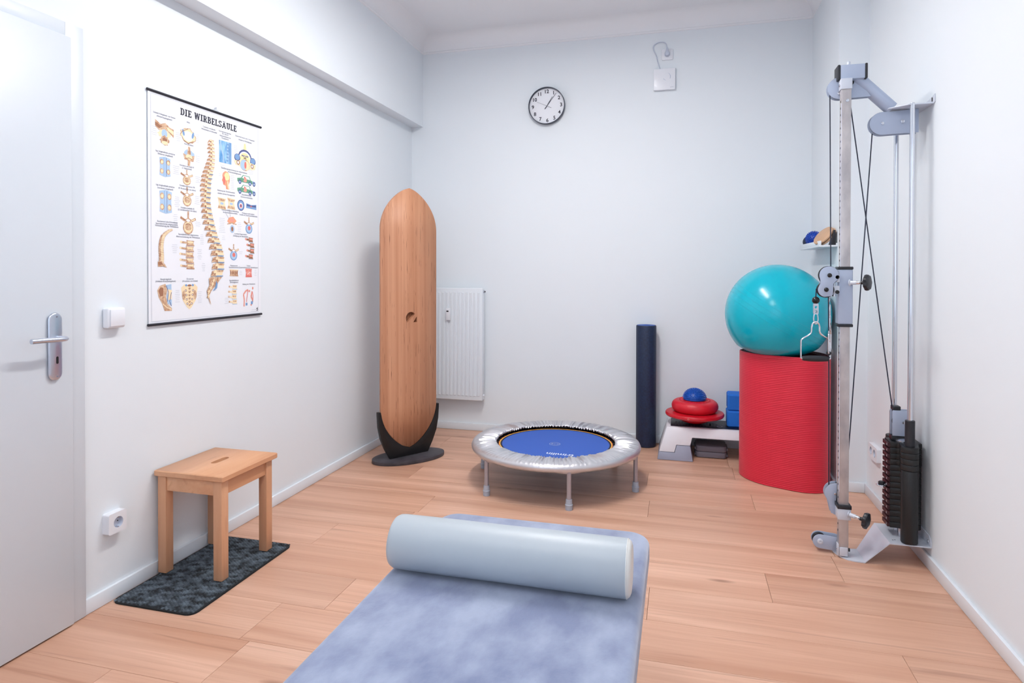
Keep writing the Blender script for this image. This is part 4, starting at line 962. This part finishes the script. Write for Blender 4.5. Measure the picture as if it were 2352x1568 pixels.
# ------------------------------------------------------------------ ledge shelf with small tools
SHX0, SHX1, SHY0, SHY1, SHZ = .806, XP, 4.112, 4.735, 1.448
t = thing('wall_shelf', 'short white picture ledge on the thick wall above the ball', 'shelf', (XP, 4.43, SHZ))
MB().box(SHX0, SHX1, SHY0, SHY1, SHZ, SHZ+.010, bev=.001).build('board', 'trim', t)
MB().box(SHX0, SHX0+.010, SHY0, SHY1, SHZ+.010, SHZ+.036, bev=.001).build('front_lip', 'trim', t)
MB().box(SHX1-.008, SHX1, SHY0+.002, SHY1, SHZ+.010, SHZ+.022, bev=.001).build('back_rail', 'trim', t)
ST = SHZ+.010
def spiky_ball(name, label, c, r, n, mat, sh):
    t = thing(name, label, 'massage ball', (c[0], c[1], c[2]-r)); c = Vector(c)
    b = bmesh.new(); bmesh.ops.create_uvsphere(b, u_segments=32, v_segments=20, radius=r); MB().bm(b, 0, Matrix.Translation(c)).build('core', mat, t, angle=80)
    mb = MB(); ga = pi*(3-math.sqrt(5))
    for i in range(n):
        z = 1-2*(i+.5)/n; rr = math.sqrt(1-z*z); d_ = Vector((rr*cos(ga*i), rr*sin(ga*i), z)); spike(mb, c+d_*r, d_, .0046, sh)
    o = mb.build('spikes', mat, t); o['kind'] = 'stuff'
spiky_ball('massage_ball', 'blue spiky massage ball on the white ledge beside the wooden discs', (.853, 4.520, ST+.0555), .0485, 190, 'spiky', .007)
t = thing('rubber_ball', 'small dark navy ball at the far end of the white ledge', 'ball', (.852, 4.665, ST))
b = bmesh.new(); bmesh.ops.create_uvsphere(b, u_segments=40, v_segments=24, radius=.0425); MB().bm(b, 0, Matrix.Translation((.852, 4.665, ST+.0425))).build('shell', 'roller', t, angle=80)
dn = Vector((-.71, -.30, .63)).normalized()
for k in range(2):
    c = Vector((.843, 4.190, ST+.060)) - dn*.014*k + Vector((.006*k, 0, .002*k))
    t = thing('wooden_disc', ('front' if k == 0 else 'rear') + ' round plywood disc leaning on the white ledge', 'disc', tuple(c-Vector((0, 0, .053))), group='plywood discs on the ledge')
    m_ = dn.to_track_quat('Z', 'Y').to_matrix().to_4x4(); m_.translation = c
    MB().lathe([(0, -.0055), (.065, -.0055), (.0675, -.004), (.068, 0), (.0675, .004), (.065, .0055), (0, .0055)], 48, mtx=m_).build('disc', 'plywood', t)
t = thing('black_wedge', 'small black wedge against the wall beside the wooden discs on the ledge', 'wedge', (.880, 4.15, ST))
MB().prism([(.862, ST+.0005), (.894, ST+.0005), (.894, ST+.090), (.888, ST+.090)], 4.118, 4.150, 'xz', bev=.001).build('body', 'blackplastic', t)

# ------------------------------------------------------------------ cable pull tower
tw = thing('cable_machine', 'wall mounted grey cable pull tower with black weight stack', 'exercise machine', (.722, 3.16, 0))
def plate_part(poly, y0, y1, name, mat, parent=tw, bev=.001): return MB().prism(poly, y0, y1, 'xz', bev=bev).build(name, mat, parent)
def capsule(x0, z0, x1, z1, r, n=12):
    a = math.atan2(z1-z0, x1-x0)
    return circ(x1, z1, r, n, a-pi/2, a+pi/2, end=True) + circ(x0, z0, r, n, a+pi/2, a+1.5*pi, end=True)
def bolt(p, ax, r=.006, h=.005, parent=tw):
    p, ax = Vector(p), Vector(ax).normalized(); MB().cyl(p, p+ax*h, r, seg=14, bev=.001).build('bolt', 'bolt', parent)
PX0, PX1, PY0, PY1 = .703, .743, 3.137, 3.177
post = MB().box(PX0, PX1, PY0, PY1, .008, 2.165, bev=.003).build('post', 'galv', tw)
mb = MB()
for i in range(66): mb.cyl((PX0-.0004, PY0+.020, .12+i*.03), (PX0+.001, PY0+.020, .12+i*.03), .0055, seg=8)
o = mb.build('pin_holes', 'hole', post); o['kind'] = 'stuff'
MB().box(PX0-.0012, PX0, PY0+.003, PY0+.0075, .30, 2.06).build('scale_strip', 'print_white', post)
# top: bracket, cross tube with end caps, bolt
MB().box(PX0-.004, PX1+.003, PY0-.004, PY1, 2.122, 2.170, bev=.002).build('top_bracket', 'greymetal_lt', tw)
ct = MB().box(.700, .802, 3.150, 3.222, 2.170, 2.236, bev=.004).build('cross_tube', 'greymetal', tw)
for x in (.690, .802): MB().box(x, x+.010, 3.149, 3.223, 2.169, 2.237, bev=.003).build('end_cap', 'blackplastic', ct)
MB().lathe([(0, 0), (.011, 0), (.011, .003), (.0075, .004), (.0075, .020), (.006, .022), (.003, .022), (.003, .014), (0, .014)], 20, mtx=Matrix.Translation((.742, 3.186, 2.236))).build('bolt', 'greymetal_lt', tw)
bolt((PX0-.004, 3.152, 2.142), (-1, 0, 0)); bolt((.726, PY0, 2.070), (0, -1, 0), .007); bolt((.700, 3.183, 2.115), (0, -1, 0))
# upper pulley housing: two plates and a wheel
up = [(.834, 2.094), (.704, 2.090)] + circ(.704, 2.140, .050, 14, -pi/2, -1.5*pi, end=True)[1:] + [(.775, 2.180)]
plate_part(up, 3.183, 3.187, 'pulley_plate', 'greymetal'); plate_part(up, 3.213, 3.217, 'pulley_plate', 'greymetal')
def wheel(c, r, parent=tw, w=.016, ax=(0, 1, 0)):
    m_ = Vector(ax).to_track_quat('Z', 'Y').to_matrix().to_4x4(); m_.translation = c
    MB().lathe([(.004, -w/2), (r, -w/2), (r-.005, -.002), (r-.005, .002), (r, w/2), (.004, w/2)], 40, mtx=m_, closed=True).build('pulley_wheel', 'blackplastic', parent)
wheel((.704, 3.200, 2.140), .043)
# diagonal tube to wall bracket
MB().cyl((.778, 3.200, 2.185), (.925, 3.215, 2.040), .0300, seg=32).build('diagonal_tube', 'greymetal', tw)
MB().cyl((.752, 3.183, 2.160), (.752, 3.175, 2.160), .010, seg=20).build('tube_opening', 'hole', tw)
bp = [(.900, 3.215), (.905, 3.180), (.925, 3.162), (.965, 3.125), (1.062, 3.122), (1.062, 3.345), (.985, 3.345), (.925, 3.275), (.905, 3.250)]
wb = MB().prism(bp, 2.031, 2.036, 'xy', bev=.001).build('wall_bracket', 'greymetal_lt', tw)
MB().prism([(3.122, 2.031), (3.345, 2.031), (3.345, 2.045), (3.165, 2.060), (3.110, 2.070), (3.108, 2.036)], 1.0615, 1.0655, 'yz', bev=.0008).build('flange', 'greymetal_lt', wb)
MB().prism(capsule(3.135, 2.045, 3.135, 2.056, .004, 8), 1.0600, 1.0618, 'yz').build('slot', 'hole', wb)
lo = circ(.884, 1.971, .0515, 16, pi/2, 1.5*pi, end=True) + [(1.030, 1.9235), (1.030, 2.030), (.93, 2.0225)]
plate_part(lo, 3.196, 3.200, 'pulley_plate', 'greymetal'); plate_part(lo, 3.232, 3.236, 'pulley_plate', 'greymetal')
wheel((.884, 3.216, 1.971), .044)
bolt((.884, 3.196, 1.971), (0, -1, 0), .007); bolt((.965, 3.196, 1.975), (0, -1, 0), .008); bolt((.940, 3.205, 2.036), (0, 0, 1), .007)
# guide rods
ROD = ((.984, 3.132), (.982, 3.336))
for x, y in ROD:
    MB().cyl((x, y, .100), (x, y, 2.036), .0105, seg=24).build('guide_rod', 'chrome', tw); bolt((x, y, 2.036), (0, 0, 1), .009)
# base plate: floor part, ramp, shelf, wall flange
def sheet(pts, y_near, y_far, th, name, mat):
    """bent sheet: pts = (x, z, near y, far y)."""
    vs, fs = [], []
    for x, z, a, b_ in pts: vs += [(x, a, z), (x, b_, z), (x, b_, z-th), (x, a, z-th)]
    for i in range(len(pts)-1):
        o_ = i*4
        for k in range(4): fs.append((o_+k, o_+(k+1) % 4, o_+4+(k+1) % 4, o_+4+k))
    fs += [(0, 1, 2, 3), tuple(range(len(vs)-4, len(vs)))]
    return MB().add(vs, fs).build(name, mat, tw)
bpz = .0058
base = sheet([(.690, bpz, 3.196, 3.222), (.697, bpz, 3.172, 3.225), (.712, bpz, 3.140, 3.228), (.735, bpz, 3.117, 3.232), (.765, bpz, 3.108, 3.238), (.802, bpz, 3.105, 3.245), (.902, .100, 3.110, 3.345), (1.0655, .100, 3.110, 3.350)], 0, 0, .005, 'base_plate', 'greymetal_lt')
MB().prism([(3.110, .096), (3.350, .096), (3.350, .150), (3.135, .142), (3.112, .125)], 1.0610, 1.0655, 'yz', bev=.0008).build('flange', 'greymetal_lt', base)
bolt((1.061, 3.135, .116), (-1, 0, 0), .007); 
for x, y in ((.925, 3.15), (.935, 3.155), (1.02, 3.15)): MB().cyl((x, y, .100), (x, y, .1012), .0035, seg=10).build('rivet', 'ink_grey', base)
MB().box(PX0+.002, PX1-.004, PY0-.0045, PY0, .010, .050, bev=.0015).box(PX0-.0045, PX0, PY0-.0045, PY0+.030, .010, .062, bev=.0015).build('post_shoe', 'greymetal_lt', tw)
bolt((PX0-.0045, PY0+.010, .042), (-1, 0, 0), .005, .004)
MB().cyl((PX1, PY0+.022, .032), (PX1+.010, PY0+.022, .032), .008, seg=18).build('rubber_stop', 'blackplastic', tw)
# weight stack
ST0, NPL, PH = .140, 15, .0260
X0s, YM = .925, 3.234
def plate_outline(lobes):
    if not lobes: return [(X0s, YM+.041), (X0s, YM-.041), (X0s+.034, YM-.043), (X0s+.042, YM-.050), (X0s+.115, YM-.050), (X0s+.125, YM-.041), (X0s+.125, YM+.041), (X0s+.115, YM+.050), (X0s+.042, YM+.050), (X0s+.034, YM+.043)]
    pts = [(X0s, YM+.041), (X0s, YM-.041), (X0s+.026, YM-.044), (X0s+.034, YM-.052)]
    pts += [(.984+.0350*cos(a), 3.132+.0350*sin(a)) for a in [R(x) for x in range(165, 361, 15)]]
    pts += [(1.034, YM-.052), (1.050, YM-.045), (1.050, YM+.045), (1.034, YM+.052)]
    pts += [(.982+.0350*cos(a), 3.336+.0350*sin(a)) for a in [R(x) for x in range(0, 196, 15)]]
    pts += [(X0s+.034, YM+.052), (X0s+.026, YM+.044)]
    return pts
plates = []
for lobes, ks in ((False, range(0, 11)), (True, range(11, 15))):
    k0 = ks[0]; zb = ST0+PH*k0
    p0 = MB().prism(plate_outline(lobes), zb, zb+PH-.0008, 'xy', bev=.0020, seg=2).build('weight_plate', 'iron', tw)
    f0 = MB().box(X0s-.009, X0s+.001, YM-.038, YM+.039, zb+.002, zb+PH-.0062, bev=.001, seg=1).build('number_strip', 'iron_face', p0)
    n0 = MB().box(X0s-.0096, X0s-.0088, YM-.026, YM-.021, zb+.006, zb+.015).build('number_mark', 'ink_light', p0)
    plates.append(p0)
    for k in ks[1:]:
        off = (0, 0, PH*(k-k0)); c = copy_obj(p0, tw, off); plates.append(c)
        d_ = f0.copy(); COL.objects.link(d_); d_.parent = c; d_.location = (0, 0, 0)
        e_ = n0.copy(); COL.objects.link(e_); e_.parent = c; e_.location = (0, 0, 0)
TOP = ST0+NPL*PH
for x, y in ROD: MB().cyl((x, y, .1035), (x, y, ST0+PH*11-.001), .0335, seg=40, bev=.004).build('guide_tube', 'iron', tw)
MB().lathe([(0, 0), (.034, 0), (.034, .005), (.026, .010), (.014, .014), (0, .014)], 28, mtx=Matrix.Translation((.985, 3.222, TOP))).build('stack_washer', 'bolt', tw)
for x, y in ROD: 
    MB().lathe([(.0107, 0), (.0195, 0), (.0195, .112), (.018, .114), (.0107, .114)], 28, mtx=Matrix.Translation((x, y, TOP)), closed=True).build('guide_sleeve', 'blackplastic', tw)
for y in (3.216, 3.252): MB().box(.940, 1.010, y, y+.005, TOP+.022, TOP+.138, bev=.002).build('carrier_plate', 'greymetal', tw)
MB().box(.938, 1.000, 3.216, 3.258, TOP+.001, TOP+.022, bev=.001).build('carrier_foot', 'blackplastic', tw)
MB().box(.942, .974, 3.218, 3.256, TOP+.138, TOP+.156, bev=.002).build('carrier_stop', 'blackplastic', tw)
bolt((.985, 3.216, TOP+.085), (0, -1, 0), .007)
wheel((.975, 3.237, TOP+.085), .030)
# selector pin
ZP = .324
MB().tube([(X0s+.03, YM-.005, ZP), (X0s-.020, YM-.005, ZP)], .004, 10).build('selector_pin', 'chrome', tw)
MB().lathe([(0, -.003), (.021, -.003), (.023, 0), (.021, .003), (0, .003)], 24, mtx=Matrix.Translation((X0s-.024, YM-.005, ZP-.004))).build('pin_tab', 'chrome', tw)
MB().lathe([(0, 0), (.014, 0), (.014, .008), (.010, .011), (0, .011)], 20, mtx=Matrix.Translation((X0s-.022, YM+.002, ZP))).build('pin_knob', 'blackplastic', tw)
for y in (3.205, 3.262): MB().cyl((.975, y, .1002), (.975, y, ST0), .012, seg=20).build('bumper', 'bolt', tw)
# upper carriage
CZ0, CZ1 = 1.050, 1.322
MB().box(PX0-.011, PX1+.010, PY0-.008, PY1+.010, CZ0+.012, CZ1-.012, bev=.006, seg=3).build('carriage', 'greymetal', tw)
for z in (CZ0, CZ1-.013): MB().box(PX0-.012, PX1+.011, PY0-.009, PY1+.011, z, z+.013, bev=.003).build('carriage_cap', 'blackplastic', tw)
def knob(p, d_, star=True):
    p, d_ = Vector(p), Vector(d_).normalized()
    MB().lathe([(0, 0), (.015, 0), (.014, .003), (.0095, .006), (.0095, .030), (.008, .031)], 24, mtx=frame_z(p, d_)).build('plunger_sleeve', 'greymetal_lt', tw)
    MB().lathe([(.0080, .028), (.0080, .044), (.0045, .045), (.0045, .055)], 20, mtx=frame_z(p, d_)).build('plunger', 'chrome', tw)
    m_ = frame_z(p + d_*.048, d_); n = 64
    vs, fs = [], []; prof_ = [(.008, 0), (.0085, .010), (.022, .014), (.0330, .018), (.0350, .025), (.0335, .033), (.024, .037)]
    for k, (r, z) in enumerate(prof_):
        for i in range(n):
            a = 2*pi*i/n; w = 1+(.05*cos(7*a) if r > .015 else 0); vs.append((r*w*cos(a), r*w*sin(a), z))
    for k in range(len(prof_)-1):
        for i in range(n): j = (i+1) % n; fs.append((k*n+i, k*n+j, (k+1)*n+j, (k+1)*n+i))
    fs += [tuple(range(n)), tuple(range((len(prof_)-1)*n, len(prof_)*n))]
    MB().add(vs, fs, 0, m_).build('star_knob', 'blackplastic', tw)
def frame_z(p, d_):
    m_ = Vector(d_).to_track_quat('Z', 'Y').to_matrix().to_4x4(); m_.translation = p; return m_
knob((.738, 3.129, 1.250), (.83, -.55, .02))
# swivel pulley head on the carriage
UC, LC = Vector((.650, 0, 1.283)), Vector((.637, 0, 1.218))
def peanut(r0, r1):
    P = []
    d_ = (LC-UC); 
    for a in range(-28, 209, 12): P.append((UC.x+r0*cos(R(a)), UC.z+r0*sin(R(a))))
    P.append((.616, 1.251)) if r0 > .03 else None
    for a in range(165, 271, 12): P.append((LC.x+r1*cos(R(a)), LC.z+r1*sin(R(a))))
    P += [(.660, 1.190), (.666, 1.196), (.668, 1.245)]
    return P
pk = peanut(.0405, .0330)
plate_part(pk, 3.108, 3.112, 'swivel_plate', 'greymetal', bev=.0015); plate_part(pk, 3.134, 3.138, 'swivel_plate', 'greymetal', bev=.0015)
wheel((UC.x, 3.123, UC.z), .042, w=.018); wheel((LC.x, 3.123, LC.z), .036, w=.018)
for c in (UC, LC): MB().lathe([(.010, 0), (.009, .004), (.005, .0065), (0, .007)], 20, mtx=frame_z((c.x+.002, 3.108, c.z), (0, -1, 0))).build('axle_cap', 'blackgloss', tw)
for z in (1.264, 1.212): MB().box(.668, PX0-.008, 3.116, 3.142, z-.012, z+.024, bev=.002).build('hinge_lug', 'greymetal_lt', tw)
MB().cyl((.674, 3.124, 1.195), (.674, 3.124, 1.260), .0045, seg=12).cyl((.674, 3.124, 1.255), (.674, 3.124, 1.264), .008, seg=6).cyl((.674, 3.124, 1.188), (.674, 3.124, 1.196), .008, seg=6).build('hinge_pin', 'bolt', tw)
for z in (1.275, 1.208): MB().cyl((.684, 3.117, z), (.684, 3.108, z), .0085, seg=16).build('lug_cap', 'blackgloss', tw)
# lower carriage
MB().box(PX0-.006, PX1+.008, PY0-.008, PY1+.008, .176, .226, bev=.003).build('carriage', 'greymetal_lt', tw)
MB().box(PX0-.008, PX1+.010, PY0-.010, PY1+.010, .225, .243, bev=.002).build('carriage_cap', 'blackplastic', tw)
knob((.740, 3.129, .205), (.83, -.55, -.10))
lp_ = [(PX0-.002, .235), (PX0+.004, .322)] + circ(.700, .276, .047, 14, R(80), R(215), end=True) + [(.668, .238), (.680, .185), (PX0-.002, .176)]
for y in (3.184, 3.216): plate_part(lp_, y, y+.004, 'pulley_plate', 'greymetal')
wheel((.700, 3.202, .276), .040); bolt((.697, 3.184, .276), (0, -1, 0), .006)
# foot pulley fork on the floor
ca = capsule(.634, .050, .700, .044, .032)
for y in (3.178, 3.222): plate_part(ca, y, y+.005, 'foot_fork', 'greymetal', bev=.0015)
wheel((.634, 3.204, .050), .030, w=.022)
MB().lathe([(.013, 0), (.012, .004), (.008, .006), (.005, .006), (.004, .004), (0, .004)], 20, mtx=frame_z((.634, 3.178, .050), (0, -1, 0))).build('axle_bolt', 'greymetal_lt', tw)
# cables
CB = .0026
def cable(pts): MB().tube(pts, CB, 8).build('cable', 'cable', tw)
cable([(.6670, 3.200, 2.135), (.6650, 3.178, 1.90), (.6600, 3.125, 1.295)])
cable([(.746, 3.200, 2.115), (.757, 3.200, 2.036), (.946, 3.237, TOP+.130)])
cable([(.8480, 3.216, 1.930), (.762, 3.2015, .575), (.742, 3.202, .285)])
cable([(.6510, 3.125, 1.185), (.6610, 3.155, .85), (.6735, 3.200, .300)])
cable([(.600, 3.123, 1.222), (.598, 3.122, 1.185)])

# two pull handles hanging from the swivel head
def pull_handle(label, top, yaw, stopper=True, s=1.0):
    """stirrup handle; top = point where the carabiner hangs."""
    t = thing('pull_handle', label, 'handle', top, (0, 0, yaw), group='stirrup handles on the cable machine')
    z = 0.0
    if stopper:
        b = bmesh.new(); bmesh.ops.create_uvsphere(b, u_segments=28, v_segments=18, radius=.0165); MB().bm(b, 0, Matrix.Translation((0, 0, -.0165))).build('stopper_ball', 'blackgloss', t, local=True)
        MB().prism(rrect(-.0105, .0105, -.080, -.031, .005), -.006, .006, 'xz', holes=[circ(0, -.048, .0058, 16), circ(0, -.068, .0065, 16)]).build('shackle', 'bolt', t, local=True)
        z = -.066
    else:
        MB().tube(catmull([(0, 0, 0), (.014, .004, -.018), (.016, .006, -.032), (0, .006, -.050), (-.016, .004, -.034), (-.012, 0, -.012)], 6, closed=True), .0026, 8, closed=True).build('snap_hook', 'chrome', t, local=True)
        z = -.046
    P = [(0, 0, z), (.0065, .0, z-.014), (.0095, 0, z-.040), (.0040, 0, z-.056), (-.0040, 0, z-.056), (-.0090, 0, z-.038), (-.0060, 0, z-.012)]
    MB().tube(catmull(P, 5, closed=True), .0026, 8, closed=True).build('carabiner', 'chrome', t, local=True)
    z0 = z-.050
    half = [(.0, z0+.001), (.011, z0-.005), (.0165, z0-.020), (.0180, z0-.046), (.030, z0-.060), (.052, z0-.074), (.0605, z0-.084), (.0615, z0-.100), (.0615, z0-.158), (.0590, z0-.165), (.050, z0-.166)]
    P = [(-a, 0, b_) for a, b_ in reversed(half[1:])] + [(a, 0, b_) for a, b_ in half]
    MB().tube(catmull(P, 4), .0036, 10).build('wire_frame', 'chrome', t, local=True)
    m_ = frame((-.056, 0, z0-.166), (0, 1, 0), (0, 0, 1)); m_ = frame_z((-.056, 0, z0-.166), (1, 0, 0))
    MB().lathe([(0, 0), (.0095, 0), (.0110, .006), (.0130, .030), (.0135, .056), (.0130, .082), (.0110, .106), (.0095, .112), (0, .112)], 28, mtx=m_).build('grip', 'blackplastic', t, local=True)
    return t
pull_handle('chrome stirrup handle with black grip hanging below the black stopper ball', (.598, 3.122, 1.186), R(3))
pull_handle('chrome stirrup handle seen edge on behind the other, against the ball', (.668, 3.175, 1.192), R(74), stopper=False)

# ------------------------------------------------------------------ treatment couch and bolster
TX0, TX1, TY0, TY1, TZ = -.735, -.082, -.10, 1.925, .520
t = thing('treatment_couch', 'treatment couch with blue grey suede top in the foreground', 'couch', ((TX0+TX1)/2, .9, 0))
b = bmesh.new()
pol = rrect(TX0, TX1, TY0, TY1, .062, 10)
mb = MB().prism(pol, TZ-.075, TZ, 'xy', bev=.020, seg=5); mb.build('padded_top', 'suede', t, angle=60)
MB().box(TX0+.06, TX1-.06, TY0+.08, TY1-.10, TZ-.115, TZ-.0755, bev=.003).build('under_frame', 'greymetal_lt', t)
for x in (TX0+.09, TX1-.13):
    for y in (.15, 1.62):
        lg = MB().box(x, x+.04, y, y+.04, .012, TZ-.115, bev=.003).build('leg', 'greymetal_lt', t)
        MB().cyl((x+.02, y+.02, .0005), (x+.02, y+.02, .012), .026, seg=20).build('glide', 'blackplastic', lg)
for x in (TX0+.09, TX1-.13): MB().box(x, x+.04, .19, 1.62, .06, .10, bev=.003).build('rail', 'greymetal_lt', t)
RB = .0675
t = thing('bolster', 'pale blue vinyl bolster lying across the head of the couch', 'bolster', (-.42, 1.525, TZ))
bx0, bx1 = -.727, -.106
m_ = frame_z((bx0, 1.525, TZ+RB+.0005), (1, 0, 0)); L = bx1-bx0
MB().lathe([(RB-.012, .003), (RB-.005, .006), (RB-.001, .014), (RB, .026), (RB+.0004, L*.25), (RB-.0004, L*.5), (RB+.0004, L*.75), (RB, L-.018), (RB-.0006, L-.012)], 72, mtx=m_).build('cover', 'bolster', t, angle=60)
for a, b_, s in ((0, .003, 1), (L, L-.012, -1)):
    pr = [(0, a+s*.001), (RB*.5, a+s*.0012), (RB-.012, a+s*.003)] if s > 0 else [(0, L-.0005), (RB*.55, L-.0008), (RB-.013, L-.002), (RB-.006, L-.005), (RB-.0022, L-.0095), (RB-.0014, L-.012)]
    MB().lathe(pr, 72, mtx=m_).build('end_panel', 'bolster_end', t, angle=60)
MB().tube([m_ @ Vector(((RB-.0008)*cos(2*pi*i/72), (RB-.0008)*sin(2*pi*i/72), L-.012)) for i in range(72)], .0012, 6, closed=True).build('piping', 'bolster_end', t)
